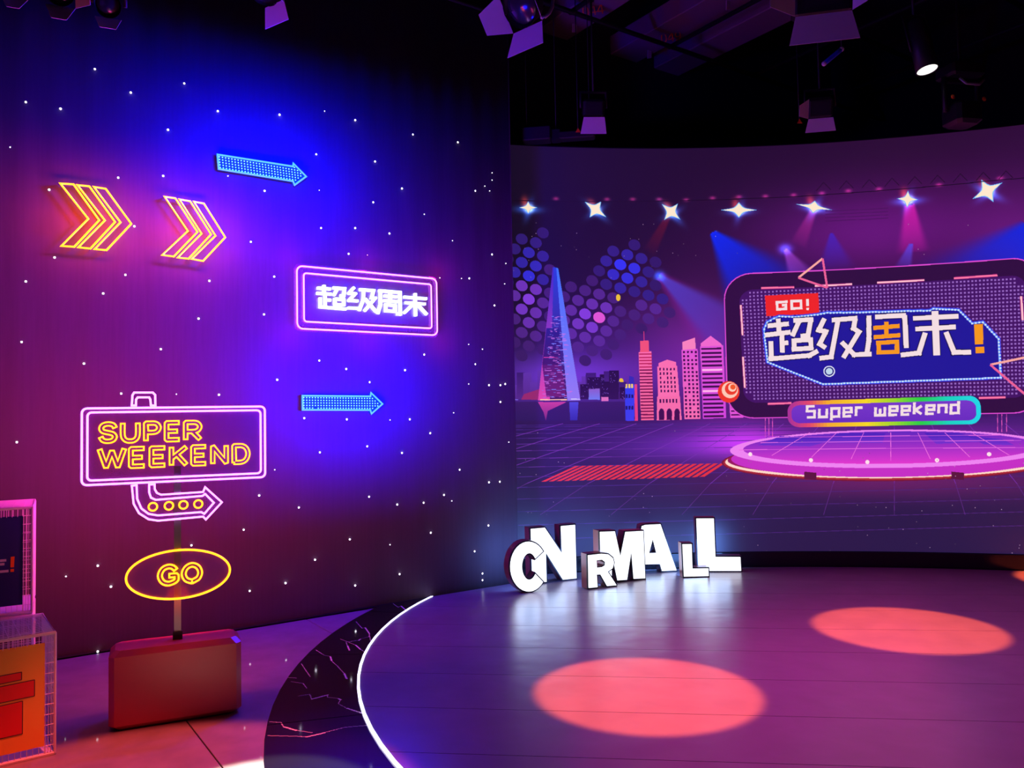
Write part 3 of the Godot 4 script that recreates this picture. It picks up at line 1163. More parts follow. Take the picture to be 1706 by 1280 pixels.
func arc_sheet(s0: float, s1: float, r: float, y0: float, y1: float, cols: int) -> ArrayMesh:
	var st := SurfaceTool.new()
	st.begin(Mesh.PRIMITIVE_TRIANGLES)
	for i in cols:
		var q := []
		for k in [i, i + 1]:
			var u := float(k) / cols
			var a := lerpf(s0, s1, u) / SR
			var p := Vector3(SC.x + sin(a) * r, 0, SC.y - cos(a) * r)
			q.append([u, p])
		for e in [[0, y0, 1.0], [0, y1, 0.0], [1, y1, 0.0], [0, y0, 1.0], [1, y1, 0.0], [1, y0, 1.0]]:
			st.set_uv(Vector2(q[e[0]][0], e[2]))
			st.set_normal((Vector3(SC.x, 0, SC.y) - q[e[0]][1]).normalized())
			st.add_vertex(q[e[0]][1] + Vector3(0, e[1], 0))
	return st.commit()

func arc_block(s0: float, s1: float, r0: float, r1: float, y0: float, y1: float, cols: int) -> ArrayMesh:
	var st := tool()
	for i in cols:
		var p := []
		for k in [i, i + 1]:
			var a := lerpf(s0, s1, float(k) / cols) / SR
			for r in [r0, r1]:
				for y in [y0, y1]:
					p.append(Vector3(SC.x + sin(a) * r, y, SC.y - cos(a) * r))
		quad(st, p[0], p[1], p[5], p[4])
		quad(st, p[2], p[6], p[7], p[3])
		quad(st, p[1], p[3], p[7], p[5])
		quad(st, p[0], p[4], p[6], p[2])
		if i == 0:
			quad(st, p[0], p[2], p[3], p[1])
		if i == cols - 1:
			quad(st, p[4], p[5], p[7], p[6])
	return done(st)

func led_wall() -> void:
	var t := thing("led_screen", "wide curved LED wall showing a purple night city, round podium and blue title board", "screen")
	var m := paint(Color(0.22, 0.22, 0.25), 0.55)
	m.emission_enabled = true
	m.emission_texture = screen_picture()
	m.emission_operator = BaseMaterial3D.EMISSION_OP_MULTIPLY
	m.emission = Color.WHITE
	m.emission_energy_multiplier = 1.0
	m.texture_repeat = false
	var d := put(arc_sheet(S_LEFT, S_RIGHT, SR, S_BOTTOM, S_TOP, 64), "display", m, t)
	d.set_meta("label", "lit picture of a neon city skyline with a title board")
	put(arc_block(S_LEFT - 0.02, S_RIGHT + 0.02, SR + 0.005, SR + 0.12, S_BOTTOM, S_TOP + 0.012, 64), "cabinet", M.cabinet, t)
	put(arc_block(S_LEFT - 0.02, S_RIGHT + 0.02, SR - 0.03, SR + 0.12, 0.0, S_BOTTOM - 0.004, 64), "base_plinth", M.plinth, t)

# ------------------------------------------------------------------ the starry curtain
func curtain() -> void:
	var u0 := -3.6
	var u1 := 4.16
	var o := un(u0, WALL)
	var xf := Transform3D(Basis(U, Vector3.UP, N), o)
	var t := thing("star_curtain", "black cloth curtain dotted with tiny white lights, behind the neon signs", "curtain", xf)
	var st := tool()
	st.set_smooth_group(0)
	var n := 380
	var prev := []
	for i in n + 1:
		var x := (u1 - u0) * i / n
		var z := 0.0012 * sin(x * 31.0) + 0.001 * sin(x * 13.0 + 1.0) - 0.003
		var ring := [Vector3(x, 0.012, z), Vector3(x, 5.2, z), Vector3(x, 5.2, z - 0.012), Vector3(x, 0.012, z - 0.012)]
		if i > 0:
			for k in 4:
				var l := (k + 1) % 4
				quad(st, prev[k], prev[l], ring[l], ring[k])
		prev = ring
	put(done(st), "cloth", M.curtain, t)
	put(rod(Vector3(0, 5.22, -0.01), Vector3(u1 - u0, 5.22, -0.01), 0.02), "rail", M.black, t)
	var base := box(Vector3((u1 - u0) / 2, 0.006, -0.012), Vector3(u1 - u0, 0.012, 0.02))
	put(base, "hem_bar", M.pipe, t)
	var bead := SphereMesh.new()
	bead.radius = 0.0072
	bead.height = 0.0144
	bead.radial_segments = 8
	bead.rings = 4
	var small := bead.duplicate()
	small.radius = 0.004
	small.height = 0.008
	var inv := xf.affine_inverse()
	for q in [[43, 170], [101, 181], [158, 115], [218, 154], [307, 139], [280, 216], [363, 185], [466, 191], [592, 200], [688, 224], [763, 237], [527, 257], [625, 269], [82, 316], [197, 296], [272, 293], [441, 318], [224, 377], [91, 429], [418, 403], [535, 380], [592, 380], [649, 389], [581, 423], [820, 424], [792, 318], [670, 314], [622, 337], [43, 469], [172, 489], [209, 458], [349, 468], [457, 461], [782, 464], [824, 509], [331, 531], [440, 524], [36, 570], [268, 582], [140, 606], [532, 601], [577, 615], [462, 633], [202, 656], [365, 658], [616, 637], [675, 617], [707, 591], [792, 607], [815, 642], [834, 670], [28, 737], [507, 697], [578, 699], [683, 699], [717, 722], [612, 744], [670, 755], [533, 754], [766, 783], [815, 804], [833, 803], [432, 826], [498, 846], [615, 828], [662, 841], [706, 838], [740, 825], [814, 876], [718, 888], [319, 909], [163, 943], [185, 978], [406, 883], [525, 933], [583, 899], [416, 985], [476, 972], [592, 976], [666, 957], [791, 919], [804, 956], [163, 1086], [804, 967], [842, 640], [834, 642]]:
		var p := inv * on_wall(q[0], q[1])
		p.z = -0.0035
		put(bead, "star_light", M.star, t, Transform3D(Basis(), p))
	for q in [[541, 185], [380, 293], [532, 317], [707, 357], [754, 401], [820, 288], [820, 300], [808, 310], [816, 318], [17, 245], [733, 463], [769, 464], [843, 439], [841, 473], [781, 574], [804, 582], [294, 657], [458, 783], [756, 688], [753, 835], [110, 961], [650, 908], [612, 425], [848, 737], [650, 700], [781, 640]]:
		var p := inv * on_wall(q[0], q[1])
		p.z = -0.0035
		put(small, "star_light", M.star, t, Transform3D(Basis(), p))
	# stars beyond the left edge of the picture
	var rng := RandomNumberGenerator.new()
	rng.seed = 5
	for k in 40:
		put(bead, "star_light", M.star, t, Transform3D(Basis(), Vector3(rng.randf_range(0.1, 3.1), rng.randf_range(0.2, 4.0), -0.0035)))

# ------------------------------------------------------------------ neon signs on the curtain
func wall_frame(px: float, py: float, off: float) -> Transform3D:
	return Transform3D(Basis(U, Vector3.UP, N), on_wall(px, py, off))

func local2(xf: Transform3D, list: Array) -> PackedVector2Array:
	var out := PackedVector2Array()
	var n := xf.basis.z
	for q in list:
		var p := xf.affine_inverse() * on_plane(q[0], q[1], xf.origin, n)
		out.append(Vector2(p.x, p.y))
	return out

func standoff(t: Node3D, xf: Transform3D, at: Vector2, off: float) -> void:
	put(rod(Vector3(at.x, at.y, -off), Vector3(at.x, at.y, 0), 0.004, 6), "standoff", M.steel, t)

func chevrons() -> void:
	var sets := [
		["yellow triple chevron neon sign farther from the blue arrow, two stars above it", [[[60, 90], [185, 98], [428, 438], [192, 690], [70, 682], [325, 425]], [[222, 105], [335, 117], [578, 455], [345, 707], [230, 695], [482, 440]], [[378, 122], [490, 140], [732, 472], [498, 722], [385, 712], [630, 458]]]],
		["yellow triple chevron neon sign beside and just below the upper blue arrow", [[[1048, 215], [1150, 230], [1358, 550], [1135, 782], [1025, 768], [1268, 540]], [[1188, 240], [1290, 258], [1488, 572], [1275, 803], [1172, 792], [1398, 565]], [[1325, 262], [1420, 280], [1622, 600], [1412, 825], [1305, 805], [1530, 585]]]],
	]
	for s in sets:
		var xf := wall_frame(90 + s[1][1][5][0] * 0.17585, 290 + s[1][1][5][1] * 0.17585, 0.05)
		var t := thing("chevron_neon_sign", s[0], "neon sign", xf, "yellow chevron neon signs")
		for ch in s[1]:
			var q := []
			for p in ch:
				q.append([90 + p[0] * 0.17585, 290 + p[1] * 0.17585])
			var poly := local2(xf, q)
			put(tube(flat3(poly), 0.0062, true, 8), "chevron_tube", M.yellow, t)
			standoff(t, xf, poly[0], 0.046)
			standoff(t, xf, poly[3], 0.046)
			var mid := xf * Vector3(poly[2].x, poly[2].y, 0.12)
			omni("chevron_glow", mid - U * 0.12 + N * 0.06, Color(1.0, 0.25, 0.05), 0.14, 0.05)

func arrows() -> void:
	var sets := [
		["blue LED arrow sign of glowing dots, high on the curtain above the chevrons", [[190, 235], [1262, 405], [1268, 362], [1450, 548], [1285, 668], [1265, 615], [208, 440]], 340.0, 230.0, 0.11723],
		["blue LED arrow sign of glowing dots, below the framed white lettering, one dot dark", [[225, 185], [1300, 195], [1308, 140], [1490, 315], [1315, 470], [1298, 412], [228, 408]], 480.0, 640.0, 0.10551],
	]
	for s in sets:
		var q := []
		for p in s[1]:
			q.append([s[2] + p[0] * s[4], s[3] + p[1] * s[4]])
		var xf := wall_frame(q[0][0], q[0][1], 0.045)
		var t := thing("led_arrow_sign", s[0], "arrow sign", xf, "blue LED arrow signs")
		var poly := local2(xf, q)
		put(prism(poly, [], -0.041, -0.004), "panel", M.blue_panel, t)
		put(tube(flat3(poly, 0.002), 0.0065, true, 6), "outline_tube", M.cyan, t)
		var st := tool()
		var shrunk: Array = Geometry2D.offset_polygon(poly, -0.012)
		for i in 30:
			for j in range(-2, 8):
				# rows and columns run along the arrow's own edges
				var base := poly[0].lerp(poly[1], (i + 0.55) / 24.6)
				var down := (poly[6] - poly[0]) * ((j + 0.7) / 5.4)
				var p: Vector2 = base + down
				if s[2] == 480.0 and i == 4 and j == 0:
					continue
				if shrunk.size() and Geometry2D.is_point_in_polygon(p, shrunk[0]):
					var z := Vector3(p.x, p.y, 0.0)
					var r := 0.0055
					var ring := []
					for k in 6:
						ring.append(z + Vector3(cos(TAU * k / 6) * r, sin(TAU * k / 6) * r, -0.003))
					for k in 6:
						for v in [z + Vector3(0, 0, 0.004), ring[(k + 1) % 6], ring[k]]:
							st.add_vertex(v)
		var dots := put(done(st), "led_dots", M.cyan_dot, t)
		dots.set_meta("kind", "stuff")
		var a := poly[0].lerp(poly[6], 0.5)
		var b := poly[3]
		var p := xf * Vector3((a.x + b.x) / 2, (a.y + b.y) / 2, 0.65)
		area("arrow_glow", p, p - N, Vector2(a.distance_to(b), 0.2), Color(0.0, 0.02, 1.0), 8.5)
		omni("arrow_front_glow", p + N * 0.1, Color(0.0, 0.06, 1.0), 2.2, 0.1)

func offset_strokes(list: Array, w: float, round_ends := false) -> Array:
	var out := []
	for s in list:
		var q := PackedVector2Array()
		for p in s:
			q.append(p)
		for poly in Geometry2D.offset_polyline(q, w, Geometry2D.JOIN_ROUND if round_ends else Geometry2D.JOIN_MITER, Geometry2D.END_ROUND if round_ends else Geometry2D.END_BUTT):
			out.append(poly)
	return out

const HAN := [
	[[[0.02, 0.86], [0.46, 0.86]], [[0.24, 1.0], [0.24, 0.6]], [[0.0, 0.65], [0.48, 0.65]], [[0.27, 0.6], [0.27, 0.14]], [[0.27, 0.4], [0.46, 0.4]], [[0.11, 0.48], [0.11, 0.1], [0.98, 0.08]], [[0.54, 0.92], [0.93, 0.92], [0.9, 0.62], [0.78, 0.62]], [[0.7, 0.92], [0.56, 0.6]], [[0.6, 0.47], [0.92, 0.47]], [[0.6, 0.24], [0.92, 0.24]], [[0.6, 0.5], [0.6, 0.2]], [[0.9, 0.5], [0.9, 0.2]]],
	[[[0.24, 1.0], [0.06, 0.74], [0.28, 0.74], [0.06, 0.44], [0.36, 0.44]], [[0.02, 0.12], [0.38, 0.14]], [[0.42, 0.93], [0.9, 0.93], [0.83, 0.62], [0.96, 0.62], [0.58, 0.04]], [[0.56, 0.93], [0.54, 0.5], [0.4, 0.04]], [[0.6, 0.56], [0.98, 0.04]]],
	[[[0.14, 0.94], [0.14, 0.4], [0.03, 0.02]], [[0.08, 0.94], [0.9, 0.94], [0.9, 0.06], [0.76, 0.06]], [[0.28, 0.75], [0.78, 0.75]], [[0.52, 0.9], [0.52, 0.56]], [[0.26, 0.56], [0.8, 0.56]], [[0.3, 0.4], [0.74, 0.4]], [[0.3, 0.16], [0.74, 0.16]], [[0.34, 0.42], [0.34, 0.12]], [[0.7, 0.42], [0.7, 0.12]]],
	[[[0.04, 0.8], [0.96, 0.8]], [[0.1, 0.56], [0.9, 0.56]], [[0.5, 1.0], [0.5, 0.0]], [[0.42, 0.52], [0.04, 0.1]], [[0.58, 0.52], [0.96, 0.1]]],
]

func chinese_sign() -> void:
	var z := func(x, y): return [480.0 + x * 0.15826, 430.0 + y * 0.15826]
	var xf := wall_frame(480 + 90 * 0.15826, 430 + 410 * 0.15826, 0.06)
	var t := thing("framed_neon_sign", "pink double framed neon sign with white glowing Chinese lettering on the curtain", "neon sign", xf)
	var oc := local2(xf, [z.call(92, 78), z.call(1565, 222), z.call(1568, 812), z.call(97, 745)])
	var ic := local2(xf, [z.call(165, 150), z.call(1508, 285), z.call(1510, 742), z.call(168, 668)])
	var oa := Vector2((oc[0].x + oc[3].x) / 2, (oc[2].y + oc[3].y) / 2)
	var ob := Vector2((oc[1].x + oc[2].x) / 2, (oc[0].y + oc[1].y) / 2)
	var ia := Vector2((ic[0].x + ic[3].x) / 2, (ic[2].y + ic[3].y) / 2)
	var ib := Vector2((ic[1].x + ic[2].x) / 2, (ic[0].y + ic[1].y) / 2)
	put(tube(flat3(round_rect(oa, ob, 0.045)), 0.006, true, 8), "outer_frame_tube", M.pink, t)
	put(tube(flat3(round_rect(ia, ib, 0.022)), 0.006, true, 8), "inner_frame_tube", M.pink, t)
	put(prism(round_rect(oa - Vector2(0.02, 0.02), ob + Vector2(0.02, 0.02), 0.05), [], -0.022, -0.016), "acrylic_panel", M.acrylic, t)
	for c in [Vector2(oa.x + 0.05, oa.y + 0.03), Vector2(ob.x - 0.05, oa.y + 0.03), Vector2(ob.x - 0.05, ob.y - 0.03), Vector2(oa.x + 0.05, ob.y - 0.03)]:
		put(rod(Vector3(c.x, c.y, -0.056), Vector3(c.x, c.y, -0.016), 0.006, 6), "standoff", M.steel, t)
	var spans := [[303, 617, 292, 548], [622, 932, 316, 566], [934, 1206, 338, 600], [1208, 1470, 372, 612]]
	for k in 4:
		var s: Array = spans[k]
		var p := local2(xf, [z.call(s[0], (s[2] + s[3]) / 2.0), z.call(s[1], (s[2] + s[3]) / 2.0), z.call((s[0] + s[1]) / 2.0, s[2]), z.call((s[0] + s[1]) / 2.0, s[3])])
		var a := Vector2(p[0].x, p[3].y)
		var size := Vector2(p[1].x - p[0].x, p[2].y - p[3].y)
		var list := []
		for stroke in HAN[k]:
			var q := []
			for v in stroke:
				q.append(a + Vector2(v[0], v[1]) * size)
			list.append(q)
		var st := tool()
		for poly in offset_strokes(list, size.y * 0.054):
			if not Geometry2D.is_polygon_clockwise(poly):
				add_prism(st, poly, [], -0.016, 0.012)
		put(done(st), "lit_character", M.white_led, t)
	var mid := Vector3((oa.x + ob.x) / 2, (oa.y + ob.y) / 2, 0)
	var back := xf * (mid + Vector3(0, 0, -0.03))
	area("frame_back_glow", back, back - N, Vector2(ob.x - oa.x, ob.y - oa.y) * 1.05, Color(0.95, 0.2, 0.85), 0.05)
	area("lettering_back_glow", back + N * 0.002, back - N, Vector2(ob.x - oa.x, ob.y - oa.y) * 0.6, Color(0.3, 0.5, 1.0), 0.02)
	var front := xf * (mid + Vector3(0, 0, 0.05))
	area("frame_front_glow", front, front + N, Vector2(ob.x - oa.x, ob.y - oa.y), Color(0.9, 0.4, 0.95), 0.25)
	for e in [Vector2(oa.x - 0.05, oa.y - 0.06), Vector2(ob.x + 0.05, oa.y - 0.06), Vector2(oa.x - 0.05, ob.y + 0.06), Vector2(ob.x + 0.05, ob.y + 0.06), Vector2(mid.x, oa.y - 0.08), Vector2(mid.x, ob.y + 0.08)]:
		omni("frame_glow", xf * Vector3(e.x, e.y, 0.1), Color(1.0, 0.12, 0.75), 0.022, 0.05)

# ------------------------------------------------------------------ the standing neon sign
const FONT := {
	"S": [[[1, 0.78], [0.86, 0.94], [0.5, 1], [0.14, 0.92], [0.02, 0.74], [0.14, 0.58], [0.5, 0.5], [0.86, 0.42], [1, 0.25], [0.86, 0.07], [0.5, 0], [0.14, 0.07], [0, 0.24]]],
	"U": [[[0, 1], [0, 0.36], [0.1, 0.12], [0.32, 0], [0.68, 0], [0.9, 0.12], [1, 0.36], [1, 1]]],
	"P": [[[0, 0], [0, 1], [0.6, 1], [0.88, 0.92], [1, 0.73], [0.88, 0.54], [0.6, 0.46], [0.01, 0.46]]],
	"E": [[[1, 1], [0, 1], [0, 0], [1, 0]], [[0, 0.5], [0.86, 0.5]]],
	"R": [[[0, 0], [0, 1], [0.6, 1], [0.88, 0.92], [1, 0.73], [0.88, 0.54], [0.6, 0.46], [0.01, 0.46]], [[0.5, 0.46], [1, 0]]],
	"W": [[[0, 1], [0.26, 0], [0.5, 0.9], [0.74, 0], [1, 1]]],
	"K": [[[0, 0], [0, 1]], [[1, 1], [0, 0.36]], [[0.36, 0.6], [1, 0]]],
	"N": [[[0, 0], [0, 1], [1, 0], [1, 1]]],
	"D": [[[0, 0], [0, 1], [0.5, 1], [0.84, 0.86], [1, 0.5], [0.84, 0.14], [0.5, 0], [0.01, 0]]],
	"G": [[[0.94, 0.78], [0.76, 0.95], [0.48, 1], [0.16, 0.86], [0, 0.5], [0.16, 0.14], [0.48, 0], [0.8, 0.06], [1, 0.2], [1, 0.46], [0.56, 0.46]]],
	"O": [[[0.5, 0], [0.15, 0.15], [0, 0.5], [0.15, 0.85], [0.5, 1], [0.85, 0.85], [1, 0.5], [0.85, 0.15], [0.51, 0]]],
}

func neon_letter(ch: String, a: Vector2, size: Vector2, half: float, r: float, z: float, mat: Material, parent: Node) -> void:
	var list := []
	for s in FONT[ch]:
		var q := PackedVector2Array()
		for v in s:
			q.append(a + Vector2(half, half) + Vector2(v[0], v[1]) * (size - Vector2(half, half) * 2))
		if s.size() > 6:
			q = smooth(q)
		list.append(q)
	var loops: Array = Geometry2D.offset_polyline(list[0], half, Geometry2D.JOIN_ROUND, Geometry2D.END_ROUND)
	for k in range(1, list.size()):
		var more: Array = Geometry2D.offset_polyline(list[k], half, Geometry2D.JOIN_ROUND, Geometry2D.END_ROUND)
		var best := 0
		for i in loops.size():
			if not Geometry2D.is_polygon_clockwise(loops[i]):
				best = i
		var joined: Array = Geometry2D.merge_polygons(loops[best], more[0])
		var kept := joined
		for i in loops.size():
			if i != best:
				kept.append(loops[i])
		loops = kept
	var st := tool()
	st.set_smooth_group(0)
	for l in loops:
		add_tube(st, flat3(thin(l, r * 0.8), z), r, true, 6)
	put(done(st), "letter_tube", mat, parent)

func smooth(q: PackedVector2Array) -> PackedVector2Array:
	var out := PackedVector2Array()
	var n := q.size()
	for i in n - 1:
		var p0 := q[maxi(i - 1, 0)]
		var p3 := q[mini(i + 2, n - 1)]
		# keep straight strokes and sharp corners
		var sharp := absf((q[i + 1] - q[i]).angle_to(p3 - q[i + 1])) > 1.2 or absf((q[i] - p0).angle_to(q[i + 1] - q[i])) > 1.2
		out.append(q[i])
		if not sharp:
			for t in [0.33, 0.66]:
				out.append(q[i].cubic_interpolate(q[i + 1], p0, p3, t))
	out.append(q[n - 1])
	return out

func thin(poly, least: float) -> PackedVector2Array:
	var out := PackedVector2Array()
	for p in poly:
		if out.is_empty() or out[out.size() - 1].distance_to(p) > least:
			out.append(p)
	if out.size() > 3 and out[0].distance_to(out[out.size() - 1]) < least:
		out.remove_at(out.size() - 1)
	return out

func signpost() -> void:
	var a := on_level(180, 1223)
	var b := on_level(403, 1188)
	var ux := (b - a).normalized()
	var uz := Vector3(-ux.z, 0, ux.x)          # towards the viewer
	var wide := a.distance_to(b)
	var deep := 0.24
	var org := (a + b) / 2 - uz * deep / 2
	var xf := Transform3D(Basis(ux, Vector3.UP, uz), org)
	var t := thing("neon_signpost", "standing neon sign on red box base, SUPER WEEKEND panel with arrow above oval GO panel", "neon sign", xf)
	var high := 0.385
	var base := put(soft_box(Vector3(0, high / 2, 0), Vector3(wide, high, deep), 0.026), "base", M.red_base, t)
	base.set_meta("label", "red box base with a bevelled top")
	var z := func(x, y): return [120.0 + x * 0.19930, 640.0 + y * 0.19930]
	var g := func(x, y): return [200.0 + x * 0.11723, 890.0 + y * 0.11723]
	var pxf := Transform3D(xf.basis, org)      # the panels' plane
	# post
	var foot := local2(pxf, [[296, 1062], [289, 880]])
	var post := PackedVector2Array([foot[0]])
	var px := foot[0].x
	put(box(Vector3(px, (high + 1.28) / 2, -0.012), Vector3(0.034, 1.28 - high, 0.012)), "post", M.steel, t)
	put(box(Vector3(px, high + 0.02, -0.012), Vector3(0.046, 0.04, 0.03)), "post_foot", M.lamp_body, t)
	var r := 0.0052
	# main panel
	var oc := local2(pxf, [z.call(82, 205), z.call(1612, 188), z.call(1612, 775), z.call(82, 850)])
	var ic := local2(pxf, [z.call(130, 238), z.call(1575, 220), z.call(1577, 742), z.call(128, 812)])
	var oa := Vector2((oc[0].x + oc[3].x) / 2, (oc[2].y + oc[3].y) / 2)
	var ob := Vector2((oc[1].x + oc[2].x) / 2, (oc[0].y + oc[1].y) / 2)
	var ia := Vector2((ic[0].x + ic[3].x) / 2, (ic[2].y + ic[3].y) / 2)
	var ib := Vector2((ic[1].x + ic[2].x) / 2, (ic[0].y + ic[1].y) / 2)
	var main := put(prism(round_rect(oa - Vector2(0.012, 0.012), ob + Vector2(0.012, 0.012), 0.03), [], -0.006, 0.0), "title_panel", M.acrylic, t)
	main.set_meta("label", "clear panel with yellow SUPER WEEKEND letters in a double magenta frame")
	put(tube(flat3(round_rect(oa, ob, 0.024), 0.008), r, true, 8), "outer_frame_tube", M.magenta, main)
	put(tube(flat3(round_rect(ia, ib, 0.02), 0.008), r, true, 8), "inner_frame_tube", M.magenta, main)
	var handle := []
	for path in [[[500, 180], [505, 95], [520, 72], [675, 72], [695, 92], [697, 180], [660, 180], [655, 130], [645, 112], [550, 112], [536, 130], [534, 180]]]:
		var q := []
		for p in path:
			q.append(z.call(p[0], p[1]))
		handle.append(local2(pxf, q))
	put(tube(flat3(handle[0], 0.008), r, true, 8), "handle_tube", M.magenta, main)
	var rows := [["SUPER", [[215, 385], [398, 576], [592, 752], [765, 918], [925, 1092]], 304.0, 494.0, 650.0], ["WEEKEND", [[205, 462], [466, 626], [638, 798], [806, 976], [986, 1138], [1152, 1312], [1330, 1494]], 508.0, 698.0, 850.0]]
	for row in rows:
		var m := local2(pxf, [z.call(row[4], row[2]), z.call(row[4], row[3])])
		for k in row[1].size():
			var s: Array = row[1][k]
			var e := local2(pxf, [z.call(s[0], (row[2] + row[3]) / 2), z.call(s[1], (row[2] + row[3]) / 2)])
			neon_letter(row[0][k], Vector2(e[0].x, m[1].y) + Vector2(r, r), Vector2(e[1].x - e[0].x, m[0].y - m[1].y) - Vector2(2 * r, 2 * r), 0.0092, 0.0036, 0.006, M.yellow, main)
	# arrow below the panel
	var outline := [[500, 850], [540, 845], [545, 960], [580, 1040], [640, 1085], [720, 1098], [1080, 1070], [1105, 1085], [1185, 992], [1112, 918], [1090, 935], [700, 968], [660, 950], [645, 905], [645, 840], [690, 838], [692, 880], [710, 910], [745, 925], [1095, 902], [1112, 862], [1252, 988], [1118, 1132], [1095, 1108], [720, 1142], [640, 1130], [560, 1080], [515, 1000]]
	var q2 := []
	for p in outline:
		q2.append(z.call(p[0], p[1]))
	var ap := local2(pxf, q2)
	var back := []
	for p in [[500, 850], [690, 838], [700, 905], [745, 925], [1095, 902], [1112, 862], [1252, 988], [1118, 1132], [1095, 1108], [720, 1142], [640, 1130], [560, 1080], [515, 1000]]:
		back.append(z.call(p[0], p[1]))
	var ar := put(prism(local2(pxf, back), [], -0.006, 0.0), "arrow_panel", M.acrylic, t)
	put(tube(flat3(ap, 0.008), r * 0.92, true, 8), "arrow_tube", M.magenta, ar)
	for p in [[676, 1026], [810, 1018], [931, 1010], [1055, 1003]]:
		var c := local2(pxf, [z.call(p[0], p[1])])[0]
		put(tube(flat3(ellipse(c, 0.0205, 0.0205, 16), 0.006), 0.0042, true, 6), "ring_tube", M.yellow, ar)
	# oval GO panel
	var gc := local2(pxf, [g.call(85, 620), g.call(1560, 520), g.call(980, 215), g.call(720, 925)])
	var c0 := Vector2((gc[0].x + gc[1].x) / 2, (gc[2].y + gc[3].y) / 2)
	var rx := (gc[1].x - gc[0].x) / 2
	var ry := (gc[2].y - gc[3].y) / 2
	var go := put(prism(ellipse(c0, rx + 0.008, ry + 0.008, 48), [], -0.006, 0.0), "oval_panel", M.acrylic, t)
	put(tube(flat3(ellipse(c0, rx, ry, 64), 0.008), r, true, 8), "oval_tube", M.yellow, go)
	var k0 := 0
	for s in [[520, 848, 420, 745], [860, 1182, 395, 715]]:
		var e := local2(pxf, [g.call(s[0], (s[2] + s[3]) / 2.0), g.call(s[1], (s[2] + s[3]) / 2.0), g.call((s[0] + s[1]) / 2.0, s[2]), g.call((s[0] + s[1]) / 2.0, s[3])])
		neon_letter("GO"[k0], Vector2(e[0].x, e[3].y) + Vector2(r, r), Vector2(e[1].x - e[0].x, e[2].y - e[3].y) - Vector2(2 * r, 2 * r), 0.0098, 0.0042, 0.006, M.yellow, go)
		k0 += 1
	# light given off by the tubes, before and behind the clear panels
	var mid := pxf * Vector3((oa.x + ob.x) / 2, (oa.y + ob.y) / 2, -0.05)
	area("title_panel_glow", mid, mid - uz, Vector2(ob.x - oa.x, ob.y - oa.y), Color(0.95, 0.16, 0.66), 3.4)
	var mid2 := pxf * Vector3(c0.x, c0.y, -0.05)
	area("oval_panel_glow", mid2, mid2 - uz, Vector2(rx * 1.8, ry * 1.6), Color(1.0, 0.3, 0.12), 1.5)
	var mid3 := mid + uz * 0.1
	area("title_panel_front_glow", mid3, mid3 + uz, Vector2(ob.x - oa.x, ob.y - oa.y), Color(0.95, 0.25, 0.7), 0.14)
	omni("oval_panel_low_glow", pxf * Vector3(c0.x, c0.y - ry - 0.05, 0.3), Color(1.0, 0.2, 0.08), 0.012, 0.06)

